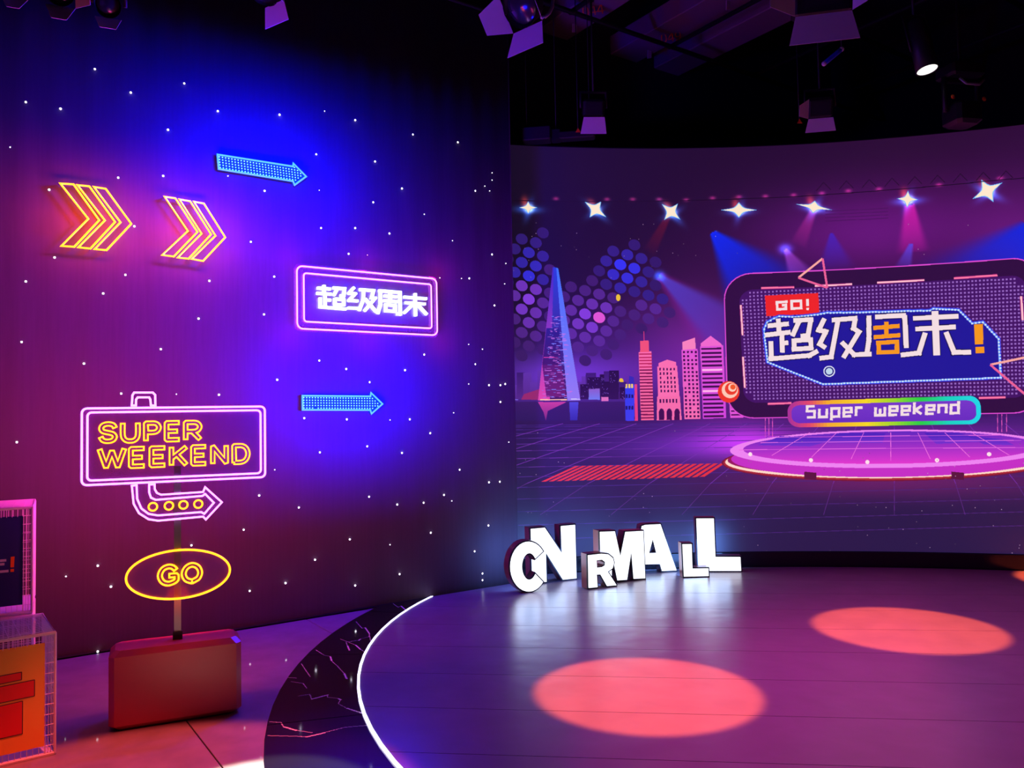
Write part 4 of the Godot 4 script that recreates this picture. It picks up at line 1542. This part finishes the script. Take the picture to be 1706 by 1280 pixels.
# ------------------------------------------------------------------ wire crates
func crate(label: String, corner: Vector3, ux: Vector3, wide: float, high: float, deep: float, panel: String) -> void:
	var uz := Vector3(-ux.z, 0, ux.x)
	var xf := Transform3D(Basis(ux, Vector3.UP, uz), corner)      # front right bottom corner; x runs left as negative
	var t := thing("wire_crate", label, "crate", xf, "white wire crates")
	var st := tool()
	var x0 := -wide
	var fr := 0.0055
	for y in [fr, high - fr]:
		add_tube(st, [Vector3(x0 + fr, y, -fr), Vector3(-fr, y, -fr), Vector3(-fr, y, -deep + fr), Vector3(x0 + fr, y, -deep + fr)], fr, true, 6)
	for c in [Vector2(x0 + fr, -fr), Vector2(-fr, -fr), Vector2(-fr, -deep + fr), Vector2(x0 + fr, -deep + fr)]:
		add_tube(st, [Vector3(c.x, fr, c.y), Vector3(c.x, high - fr, c.y)], fr, false, 6)
	put(done(st), "frame", M.wire, t)
	# wire mesh sides: each side panel a mesh of fine upright and a few level wires
	var wr := 0.0012
	for side in 5:
		var ws := tool()
		var n := 26
		for i in range(1, n):
			var f := float(i) / n
			var heavy := wr
			match side:
				0: add_tube(ws, [Vector3(x0 * f, 0.005, -fr), Vector3(x0 * f, high - 0.005, -fr)], heavy, false, 4)
				1: add_tube(ws, [Vector3(x0 * f, 0.005, -deep + fr), Vector3(x0 * f, high - 0.005, -deep + fr)], heavy, false, 4)
				2: add_tube(ws, [Vector3(-fr, 0.005, -deep * f), Vector3(-fr, high - 0.005, -deep * f)], heavy, false, 4)
				3: add_tube(ws, [Vector3(x0 + fr, 0.005, -deep * f), Vector3(x0 + fr, high - 0.005, -deep * f)], heavy, false, 4)
				4: add_tube(ws, [Vector3(x0 + 0.005, high - fr, -deep * f), Vector3(-0.005, high - fr, -deep * f)], heavy, false, 4)
		for i in range(1, 12):
			var f := i / 12.0
			var h := high * f
			match side:
				0: add_tube(ws, [Vector3(x0, h, -fr), Vector3(0, h, -fr)], wr, false, 4)
				1: add_tube(ws, [Vector3(x0, h, -deep + fr), Vector3(0, h, -deep + fr)], wr, false, 4)
				2: add_tube(ws, [Vector3(-fr, h, 0), Vector3(-fr, h, -deep)], wr, false, 4)
				3: add_tube(ws, [Vector3(x0 + fr, h, 0), Vector3(x0 + fr, h, -deep)], wr, false, 4)
				4: add_tube(ws, [Vector3(x0 * f, high - fr, -0.005), Vector3(x0 * f, high - fr, -deep + 0.005)], wr, false, 4)
		if side == 0 and panel != "":
			# the printed face covers the front; only its rim of mesh shows
			ws = tool()
			for i in range(1, 5):
				add_tube(ws, [Vector3(-0.011 * i, 0.005, -fr), Vector3(-0.011 * i, high - 0.005, -fr)], wr, false, 4)
			for i in range(1, 24):
				var x := x0 * i / 24.0
				add_tube(ws, [Vector3(x, high - 0.05, -fr), Vector3(x, high - 0.005, -fr)], wr, false, 4)
				add_tube(ws, [Vector3(x, 0.005, -fr), Vector3(x, 0.045, -fr)], wr, false, 4)
			for i in range(1, 12):
				add_tube(ws, [Vector3(-0.048, high * i / 12.0, -fr), Vector3(0, high * i / 12.0, -fr)], wr, false, 4)
		put(done(ws), "wire_side", M.wire, t).set_meta("kind", "stuff")
	put(box(Vector3(x0 / 2, 0.012, -deep / 2), Vector3(wide - 0.02, 0.004, deep - 0.02)), "floor_plate", M.wire, t)
	if panel == "":
		return
	var navy := panel == "navy"
	var pn := put(box(Vector3(x0 / 2, high / 2, -0.012), Vector3(wide - 0.094, high - 0.092, 0.006)), "printed_panel", M.navy if navy else M.orange_panel, t)
	pn.set_meta("label", "navy printed face with white lettering" if navy else "orange printed face with red lettering")
	var right := -0.047
	if navy:
		var s := tool()
		var o := Vector2(right - 0.19, high * 0.40)
		for stroke in HAN[3].slice(0, 3):
			var q := []
			for v in stroke:
				q.append(o + Vector2(v[0] * 0.125, v[1] * 0.075))
			for poly in offset_strokes([q], 0.006):
				add_prism(s, poly, [], -0.009, -0.0075)
		for q in [[o + Vector2(0.05, 0.04), o + Vector2(0.035, 0.004), o + Vector2(-0.01, 0.0)], [o + Vector2(0.072, 0.04), o + Vector2(0.09, 0.006), o + Vector2(0.13, 0.006)]]:
			for poly in offset_strokes([q], 0.006):
				add_prism(s, poly, [], -0.009, -0.0075)
		for k in 3:
			var o2 := Vector2(right - 0.34 - 0.13 * k, high * 0.40)
			if o2.x < x0 + 0.06:
				break
			for stroke in HAN[2 - k]:
				var q := []
				for v in stroke:
					q.append(o2 + Vector2(v[0] * 0.12, v[1] * 0.08))
				for poly in offset_strokes([q], 0.0055):
					if not Geometry2D.is_polygon_clockwise(poly):
						add_prism(s, poly, [], -0.009, -0.0075)
		put(done(s), "white_lettering", M.white_print, pn)
		var e := tool()
		var m := Vector2(right - 0.052, high * 0.40)
		add_prism(e, PackedVector2Array([m + Vector2(0, 0.022), m + Vector2(0.015, 0.022), m + Vector2(0.017, 0.075), m + Vector2(0.001, 0.075)]), [], -0.009, -0.0075)
		add_prism(e, PackedVector2Array([m, m + Vector2(0.015, 0), m + Vector2(0.015, 0.014), m + Vector2(0, 0.014)]), [], -0.009, -0.0075)
		put(done(e), "orange_mark", M.orange_print, pn)
	else:
		var shapes := [[[-0.5, 0.335], [-0.15, 0.345], [-0.15, 0.375], [-0.5, 0.37]], [[-0.5, 0.255], [-0.095, 0.262], [-0.095, 0.33], [-0.5, 0.32]], [[-0.5, 0.1], [-0.145, 0.105], [-0.145, 0.245], [-0.5, 0.235]]]
		for s in shapes:
			var poly := PackedVector2Array()
			for p in s:
				poly.append(Vector2(right + 0.045 + p[0] * 0.92, p[1] + 0.02))
			var big: Array = Geometry2D.offset_polygon(poly, 0.004)
			put(prism(big[0], [], -0.009, -0.0078), "dark_outline", M.dark_print, pn)
			put(prism(poly, [], -0.009, -0.0068), "red_shape", M.red_print, pn)

func crates() -> void:
	var ux := Vector3(0.8, 0, -0.6)
	var c := on_level(94, 1257)
	crate("white wire crate with orange printed face and red lettering, standing on the floor", c, ux, 0.56, 0.556, 0.46, "orange")
	var ux2 := Vector3(0.87, 0, -0.493)
	var p := on_level(56, 1026, 0.556)
	var c2 := Vector3(p.x, 0, p.z) - Vector3(0.02, 0, 0.03)
	crate("plain white wire crate standing behind the orange one and carrying the navy one", c2, ux2, 0.56, 0.556, 0.46, "")
	crate("white wire crate with navy printed face, stacked behind the orange one", c2 + Vector3(0, 0.5625, 0), ux2, 0.56, 0.535, 0.46, "navy")

# ------------------------------------------------------------------ illuminated letters
func letters() -> void:
	# zoom frames: first 830,850 at 7.7545; second 1030,850 at 7.4174
	var za_ := func(p): return [830.0 + p[0] / 7.7545, 850.0 + p[1] / 7.7545]
	var zc := func(p): return [1030.0 + p[0] / 7.4174, 850.0 + p[1] / 7.4174]
	var cc := []
	for k in 29:
		var a := deg_to_rad(38.0 + 284.0 * k / 28.0)
		cc.append([392 + cos(a) * 238 * (1.0 if cos(a) < 0 else 0.98), 718 - sin(a) * 322])
	for k in 29:
		var a := deg_to_rad(325.0 - 288.0 * k / 28.0)
		cc.append([400 + cos(a) * 96, 716 - sin(a) * 172])
	var rr := [[1158, 605], [1330, 585], [1420, 592], [1478, 640], [1492, 700], [1475, 770], [1412, 815], [1525, 990], [1405, 1000], [1320, 850], [1270, 852], [1280, 1015], [1168, 1025]]
	var list := [
		["C", "illuminated letter C with white face, first of the row", za_, cc, [], 26.0, [480, 1060]],
		["N", "illuminated letter N with white face, behind the C", za_, [[420, 258], [600, 242], [822, 575], [808, 222], [990, 205], [1008, 895], [835, 912], [612, 560], [622, 940], [440, 955]], [], 26.0, [900, 912]],
		["R", "small illuminated letter R with white face, in front of the M", za_, rr, [[[1268, 668], [1340, 660], [1380, 690], [1378, 735], [1340, 758], [1272, 765]]], 24.0, [1220, 1025]],
		["M", "illuminated letter M with white face, between the small R and the A", zc, [[-228, 290], [-45, 283], [25, 600], [88, 290], [305, 278], [330, 862], [190, 868], [160, 520], [105, 880], [-10, 888], [-80, 560], [-85, 895], [-215, 905]], [], 24.0, [260, 868]],
		["A", "illuminated letter A with white face, behind the M", zc, [[290, 215], [332, 200], [520, 190], [718, 760], [540, 768], [515, 682], [322, 686], [300, 780], [200, 786]], [[[425, 372], [470, 545], [378, 548]]], 12.0, [630, 766]],
		["L", "small illuminated letter L with white face, in front of the tall L", zc, [[792, 433], [905, 432], [915, 735], [1112, 732], [1115, 825], [812, 832]], [], 4.0, [960, 836]],
		["L", "tall illuminated letter L with white face, last of the row", zc, [[965, 118], [1180, 117], [1200, 592], [1508, 594], [1518, 764], [990, 764]], [], -4.0, [1250, 768]],
	]
	for l in list:
		var f: Callable = l[2]
		var foot: Array = f.call(l[6])
		var org := on_level(foot[0], foot[1], 0.02)
		var yaw := deg_to_rad(l[5])
		var ux := Vector3(cos(yaw), 0, -sin(yaw))
		var xf := Transform3D(Basis(ux, Vector3.UP, Vector3(-ux.z, 0, ux.x)), org)
		var outer := local2(xf, l[3].map(f))
		var holes := []
		for h in l[4]:
			holes.append(local2(xf, h.map(f)))
		var t := thing("illuminated_letter", l[1], "letter", xf, "illuminated letters in a row on the stage")
		# grown outline: the dark tray round the white face; its feet stand on the deck
		var grown: Array = Geometry2D.offset_polygon(outer, 0.011, Geometry2D.JOIN_MITER)
		var gh := []
		for h in holes:
			var s: Array = Geometry2D.offset_polygon(h, -0.008, Geometry2D.JOIN_MITER)
			if s.size():
				gh.append(s[0])
		var low_y := INF
		for p in grown[0]:
			low_y = minf(low_y, p.y)
		t.position.y = 0.0205 - low_y
		put(prism(grown[0], gh, -0.012, 0.0), "front_tray", M.letter_side, t)
		put(prism(grown[0], gh, -0.10, -0.012), "return_side", M.letter_return, t)
		put(prism(outer, holes, 0.0, 0.006), "lit_face", M.letter_face, t)
		var c := Vector2.ZERO
		for p in outer:
			c += p / outer.size()
		var before := t.transform * Vector3(c.x, c.y, 0.02)
		var behind := t.transform * Vector3(c.x, c.y, -0.11)
		var fwd := t.transform.basis.z
		area("letter_face_glow", before, before + fwd, Vector2(0.22, 0.26), Color(0.7, 0.84, 1.0), 0.06)
		area("letter_back_glow", behind, behind - fwd, Vector2(0.26, 0.3), Color(0.42, 0.62, 1.0), 0.3)

# ------------------------------------------------------------------ overhead
func barn_lamp(label: String, at: Vector3, aim: Vector3, size: float, round_body: bool, doors: Array, door_len: float, top: float, taper := 1.25) -> void:
	var b := Basis.looking_at(aim, Vector3.UP)      # -z is the light's direction
	var xf := Transform3D(b, at)
	var t := thing("studio_lamp", label, "studio light", xf, "studio lamps under the lighting grid")
	var s := size
	if round_body:
		put(lathe([Vector2(0.001, 0.62 * s), Vector2(0.3 * s, 0.6 * s), Vector2(0.42 * s, 0.4 * s), Vector2(0.48 * s, 0.0), Vector2(0.5 * s, 0.0), Vector2(0.5 * s, -0.03)], 20, Transform3D(Basis(Vector3.RIGHT, PI / 2), Vector3.ZERO)), "housing", M.lamp_body, t)
	else:
		put(soft_box(Vector3(0, 0, 0.3 * s), Vector3(s, s * 0.8, 0.6 * s), 0.02), "housing", M.lamp_body, t)
	put(box(Vector3(0, 0, 0.0), Vector3(s * 0.72, s * 0.5, 0.012)) if not round_body else lathe([Vector2(0.001, 0.012), Vector2(0.3 * s, 0.008), Vector2(0.42 * s, -0.01)], 20, Transform3D(Basis(Vector3.RIGHT, -PI / 2), Vector3.ZERO)), "lens", M.lens, t)
	# doors: [side 0 top 1 right 2 bottom 3 left, opening angle in degrees]
	var hx := s * 0.5
	var hy := s * 0.4 if not round_body else s * 0.5
	for d in doors:
		var ang: float = deg_to_rad(d[1])
		var side: int = d[0]
		var half := (hx if side % 2 == 0 else hy) * 0.98
		var tip := half * (taper if side % 2 == 0 else 0.55)
		var l := door_len
		var poly := PackedVector2Array([Vector2(-half, 0), Vector2(half, 0), Vector2(tip, l), Vector2(-tip, l)])
		var out := [Vector3.UP, Vector3.RIGHT, Vector3.DOWN, Vector3.LEFT][side] as Vector3
		var across := Vector3.RIGHT if side % 2 == 0 else Vector3.UP
		var away := (Vector3.FORWARD * cos(ang) + out * sin(ang)).normalized()
		var hinge: Vector3 = out * (hy if side % 2 == 0 else hx) + Vector3(0, 0, -0.012)
		put(prism(poly, [], -0.0015, 0.0015, Transform3D(Basis(across, away, across.cross(away)), hinge)), "barn_door", M.flap, t)
	# yoke and hanger up to the grid
	var inv := xf.affine_inverse()
	var up := inv.basis * Vector3.UP
	var yoke := [Vector3(-hx - 0.02, 0, 0.25 * s), Vector3(-hx - 0.02, 0, 0.25 * s) + up * s * 0.75, Vector3(hx + 0.02, 0, 0.25 * s) + up * s * 0.75, Vector3(hx + 0.02, 0, 0.25 * s)]
	put(tube(yoke, 0.012, false, 6), "yoke", M.lamp_body, t)
	var mid := Vector3(0, 0, 0.25 * s) + up * s * 0.75
	var world := xf * mid
	put(rod(mid, inv * Vector3(world.x, top - 0.04, world.z), 0.01, 8), "hanger", M.pipe, t)
	put(box(inv * Vector3(world.x, top - 0.07, world.z), Vector3(0.06, 0.06, 0.06), inv.basis), "clamp", M.lamp_body, t)

func ceiling_rig() -> void:
	var grid := 5.5
	var roof := get_node("ceiling") as Node3D
	# pipes of the lighting grid, two crossing layers
	var t := thing("lighting_grid", "dark pipe grid hanging under the black studio ceiling", "pipe grid", Transform3D(Basis(U, Vector3.UP, N), Vector3.ZERO))
	for k in 9:
		var n := -6.0 + 1.25 * k
		put(rod(Vector3(-7.0, grid, n), Vector3(10.4, grid, n), 0.024, 8), "pipe", M.pipe, t)
	for k in 12:
		var u := -6.2 + 1.4 * k
		put(rod(Vector3(u, grid + 0.05, -6.1), Vector3(u, grid + 0.05, 5.1), 0.024, 8), "cross_pipe", M.pipe, t)
	for k in 6:
		for j in 3:
			put(rod(un(-6.2 + 2.8 * k, -5.0 + 4.0 * j, grid + 0.08), un(-6.2 + 2.8 * k, -5.0 + 4.0 * j, 6.6), 0.012, 6), "drop_rod", M.pipe, roof, roof.transform.affine_inverse())
	# wide hoist beams with stencilled numbers
	var marks := [["044", 905.0, 70.0, 988.0, 17.0, 956.0, 42.0], ["049", 1075.0, 78.0, 1118.0, 62.0, 1081.0, 86.0], ["", 1270.0, 40.0, 0.0, 0.0, 1212.0, 4.0]]
	var labels := ["wide grey hoist beam under the ceiling, stencilled 044", "wide grey hoist beam under the ceiling, stencilled 049", "wide grey hoist beam under the ceiling without a number"]
	for k in 3:
		var at := on_level(marks[k][1], marks[k][2], grid + 0.19)
		var u := at.dot(U)
		var n := at.dot(N)
		var bt := thing("hoist_beam", labels[k], "beam", Transform3D(Basis(U, Vector3.UP, N), un(u, n, grid + 0.17)), "hoist beams under the ceiling")
		put(soft_box(Vector3(0, 0.13, 2.2), Vector3(0.42, 0.22, 9.0), 0.01), "beam_body", M.beam, bt)
		for z in [-1.5, 1.5, 4.5]:
			put(rod(Vector3(0, 0.24, z), Vector3(0, 0.92, z), 0.02, 6), "drop_rod", M.pipe, bt)
		put(prism(PackedVector2Array([Vector2(-0.03, -0.09), Vector2(0.03, -0.07), Vector2(0.035, 0.03), Vector2(-0.02, 0.05)]), [], 0, 0.01, Transform3D(Basis(), bt.transform.affine_inverse() * on_level(marks[k][5], marks[k][6], grid + 0.18))), "hoist_tab", M.plate, bt)
		if marks[k][0] != "":
			var tm := TextMesh.new()
			var sf := SystemFont.new()
			sf.font_names = PackedStringArray(["Droid Sans"])
			tm.font = sf
			tm.text = marks[k][0]
			tm.font_size = 64
			tm.pixel_size = 0.0022
			tm.depth = 0.006
			put(tm, "stencilled_number", M.orange_print, bt, Transform3D(Basis(Vector3.UP, -0.9) * Basis(Vector3.RIGHT, PI / 2 * 0.55), bt.transform.affine_inverse() * on_level(marks[k][3], marks[k][4], grid + 0.165)))
	# lamps in view
	barn_lamp("large square studio lamp with open silvery barn doors, over the middle of the stage", at_depth(1372, -16, 6.0), Vector3(-0.22, -0.30, 1.0), 0.42, false, [[0, 70], [1, 62], [2, 74], [3, 50]], 0.22, grid)
	barn_lamp("round studio lamp with barn doors, hanging where curtain and LED wall meet", at_depth(868, 12, 6.0), Vector3(-0.55, -0.55, 0.6), 0.30, true, [[0, 50], [1, 40], [2, 45], [3, 35]], 0.2, grid)
	barn_lamp("small lamp with one pale barn door above the left end of the LED wall", at_depth(990, 180, 7.3), Vector3(0.05, -0.35, 1.0), 0.2, false, [[2, 95]], 0.15, grid)
	barn_lamp("small lamp with barn doors above the title board of the LED wall", at_depth(1368, 180, 7.2), Vector3(-0.2, -0.5, 1.0), 0.22, false, [[2, 85], [1, 50]], 0.12, grid)
	barn_lamp("dark lamp with triangular door over the curtain, farthest from the LED wall", on_wall(24, -34, 0.35), Vector3(0.4, -0.5, 0.9), 0.17, true, [[2, 30], [1, 40]], 0.14, grid, 0.4)
	barn_lamp("dark lamp with one wide door over the curtain, second from the far end", on_wall(100, -14, 0.35), Vector3(0.4, -0.5, 0.9), 0.17, true, [[2, 30], [3, 40]], 0.14, grid, 0.5)
	barn_lamp("dark lamp without wide doors over the curtain, above the stars", on_wall(180, 8, 0.35), Vector3(0.4, -0.5, 0.9), 0.16, true, [[2, 40]], 0.09, grid, 0.6)
	barn_lamp("dark lamp with pale barn doors hanging above the upper blue arrow", on_wall(440, -14, 0.6), Vector3(-0.2, -0.9, 0.3), 0.2, true, [[2, 30], [3, 40]], 0.14, grid)
	# warning triangles beside two lamps
	for q in [[963, 217, 7.4, "small orange warning triangle beside the lamp with one pale door"], [1332, 202, 7.3, "small orange warning triangle beside the lamp over the title board"]]:
		var p := at_depth(q[0], q[1], q[2])
		var w := thing("warning_tag", q[3], "tag", Transform3D(Basis(), p), "orange warning triangles")
		put(prism(PackedVector2Array([Vector2(-0.024, -0.02), Vector2(0.024, -0.02), Vector2(0, 0.024)]), [], 0, 0.004), "triangle", M.orange_print, w)
		put(rod(Vector3(0, 0.015, -0.006), Vector3(0, grid - p.y, -0.006), 0.005, 6), "cord", M.pipe, w)
	par_lamp()
	moving_head()
	spots()
	# trays above the screen's left end
	var tr := at_depth(895, 226, 7.53)
	var tray := thing("cable_tray", "grey cable tray above the left end of the LED wall", "cable tray", Transform3D(Basis(Vector3.UP, -0.15), tr))
	put(soft_box(Vector3(0, 0, 0), Vector3(0.27, 0.13, 0.16), 0.01), "tray_body", M.pipe, tray)
	put(soft_box(Vector3(0.38, -0.03, 0), Vector3(0.34, 0.07, 0.12), 0.01), "tray_body", M.pipe, tray)
	for x in [-0.1, 0.18, 0.5]:
		put(rod(Vector3(x, 0, 0), Vector3(x, 6.59 - tr.y, 0), 0.004, 6), "drop_rod", M.pipe, tray)
	put(box(Vector3(0.18, -0.02, 0), Vector3(0.08, 0.1, 0.1)), "bracket", M.lamp_body, tray)
	# blue wrapped cable end
	var ca := at_depth(1373, 106, 6.8)
	var cb := at_depth(1402, 82, 6.8)
	var wrap := thing("wrapped_cable", "blue wrapped cable end with pale tips hanging near the large lamp", "cable", Transform3D(Basis(), ca))
	var dv := cb - ca
	put(tube([Vector3.ZERO, dv * 0.25, dv * 0.7, dv], 0.02, false, 8), "blue_wrap", M.blue_cloth, wrap)
	for p in [Vector3.ZERO, dv]:
		var sp := SphereMesh.new()
		sp.radius = 0.022
		sp.height = 0.044
		sp.radial_segments = 10
		sp.rings = 6
		put(sp, "tip", M.plate, wrap, Transform3D(Basis(), p))
	put(rod(dv, Vector3(dv.x, grid - ca.y, dv.z), 0.006, 6), "cord", M.pipe, wrap)
	# blue cable loop by the round lamp
	var la := at_depth(922, 0, 6.2)
	var lp := thing("hanging_cable", "thick cable hanging in a hook beside the round lamp", "cable", Transform3D(Basis(), la))
	var pts := []
	for q in [[922, -60], [921, 0], [920, 12], [915, 22], [908, 28], [900, 29]]:
		pts.append(at_depth(q[0], q[1], 6.2) - la)
	put(tube(pts, 0.014, false, 8), "cable_run", M.steel, lp)
	put(tube([pts[4], at_depth(902, 45, 6.2) - la, at_depth(897, 62, 6.2) - la], 0.005, false, 6), "cable_tail", M.pipe, lp)

func par_lamp() -> void:
	var at := at_depth(1545, 117, 6.9)
	var axis := (at - at_depth(1520, 20, 7.0)).normalized()
	var side := axis.cross(Vector3.FORWARD).normalized()
	var xf := Transform3D(Basis(side, -axis, side.cross(-axis)), at)
	var t := thing("par_lamp", "long can shaped stage lamp with bright white lens, right of the large lamp", "stage light", xf)
	put(lathe([Vector2(0.001, 0.5), Vector2(0.07, 0.48), Vector2(0.085, 0.3), Vector2(0.095, 0.0), Vector2(0.085, 0.0), Vector2(0.08, 0.03)], 20), "housing", M.lamp_body, t)
	put(lathe([Vector2(0.001, 0.004), Vector2(0.086, 0.006)], 20), "lens", M.lamp_on, t)
	put(tube([Vector3(-0.1, 0.2, 0), Vector3(-0.1, 0.55, 0), Vector3(0.1, 0.55, 0), Vector3(0.1, 0.2, 0)], 0.01, false, 6), "yoke", M.pipe, t)
	var top := xf * Vector3(0, 0.55, 0)
	put(rod(Vector3(0, 0.55, 0), xf.affine_inverse() * Vector3(top.x, 5.5, top.z), 0.014, 6), "hanger", M.pipe, t)

func moving_head() -> void:
	var at := at_depth(1602, 185, 7.1)
	var t := thing("moving_head_lamp", "dark moving head stage lamp with two orange knobs, under the grid past the can lamp", "stage light", Transform3D(Basis(Vector3.UP, 0.2), at))
	put(soft_box(Vector3(0, -0.04, 0), Vector3(0.26, 0.2, 0.24), 0.03), "head", M.lamp_body, t)
	put(tube([Vector3(-0.17, -0.02, 0), Vector3(-0.17, 0.28, 0), Vector3(0.17, 0.28, 0), Vector3(0.17, -0.02, 0)], 0.022, false, 8), "yoke", M.lamp_body, t)
	put(tube([Vector3(-0.12, 0.24, 0.13), Vector3(-0.06, 0.19, 0.14), Vector3(0.07, 0.19, 0.14), Vector3(0.13, 0.24, 0.13)], 0.012, false, 6), "grip_bar", M.steel, t)
	put(soft_box(Vector3(0, 0.35, 0), Vector3(0.34, 0.12, 0.24), 0.02), "base", M.lamp_body, t)
	for x in [-0.17, 0.15]:
		put(lathe([Vector2(0.001, 0.012), Vector2(0.022, 0.0)], 10, Transform3D(Basis(Vector3.RIGHT, PI / 2), Vector3(x, 0.08, 0.1))), "lock_knob", M.orange_print, t)
	put(rod(Vector3(0, 0.4, 0), Vector3(0, 5.46 - at.y, 0), 0.016, 6), "hanger", M.pipe, t)

# stage spots overhead; each has its can, lens and light
func spots() -> void:
	var list := [
		[Vector3(0.69, 0, -4.34), Vector3(0.9, 5.3, -4.0), 6.8, Color(1.0, 0.4, 0.2), 150.0, "over the deck near the white edge line"],
		[Vector3(2.64, 0, -5.48), Vector3(2.2, 5.3, -5.0), 6.8, Color(1.0, 0.4, 0.2), 150.0, "over the middle of the deck"],
		[Vector3(4.95, 0, -6.85), Vector3(4.6, 5.3, -6.2), 6.8, Color(1.0, 0.4, 0.2), 150.0, "over the deck close to the LED wall"],
		[Vector3(-1.45, 0, -2.95), Vector3(-1.35, 5.3, -2.9), 12.6, Color(1.0, 0.3, 0.28), 62.0, "over the pale floor before the crates"],
		[Vector3(-1.02, 0, -3.15), Vector3(-0.9, 5.3, -2.9), 5.4, Color(1.0, 0.93, 0.82), 260.0, "over the pale floor beside the stage"],
		[Vector3(2.7, 0, -4.3), Vector3(2.5, 5.12, -3.0), 36.0, Color(1.0, 0.3, 0.76), 15.0, "above the stage, washing the whole deck"],
	]
	for s in list:
		var d: Vector3 = (s[0] - s[1]).normalized()
		spot("stage_spot", s[1] + d * 0.03, s[0], s[3], s[4], s[2], 0.2 if s[2] < 30.0 else 1.0, 0.03)
		var side := d.cross(Vector3.FORWARD).normalized()
		var xf := Transform3D(Basis(side, -d, side.cross(-d)), s[1])
		var t := thing("stage_spot_lamp", "can shaped stage spotlight %s" % s[5], "stage light", xf, "stage spotlights under the grid")
		put(lathe([Vector2(0.001, 0.3), Vector2(0.06, 0.29), Vector2(0.075, 0.1), Vector2(0.08, 0.0)], 14), "housing", M.lamp_body, t)
		var c: Color = s[3]
		var lin := c.srgb_to_linear()
		put(lathe([Vector2(0.001, 0.01), Vector2(0.07, 0.01)], 14), "lens", glow(lin.r * 2.0, lin.g * 2.0, lin.b * 2.0), t)
		put(rod(Vector3(0, 0.25, 0), xf.affine_inverse() * Vector3(s[1].x - d.x * 0.25, maxf(5.46, s[1].y - d.y * 0.25 + 0.02), s[1].z - d.z * 0.25), 0.012, 6), "hanger", M.pipe, t)
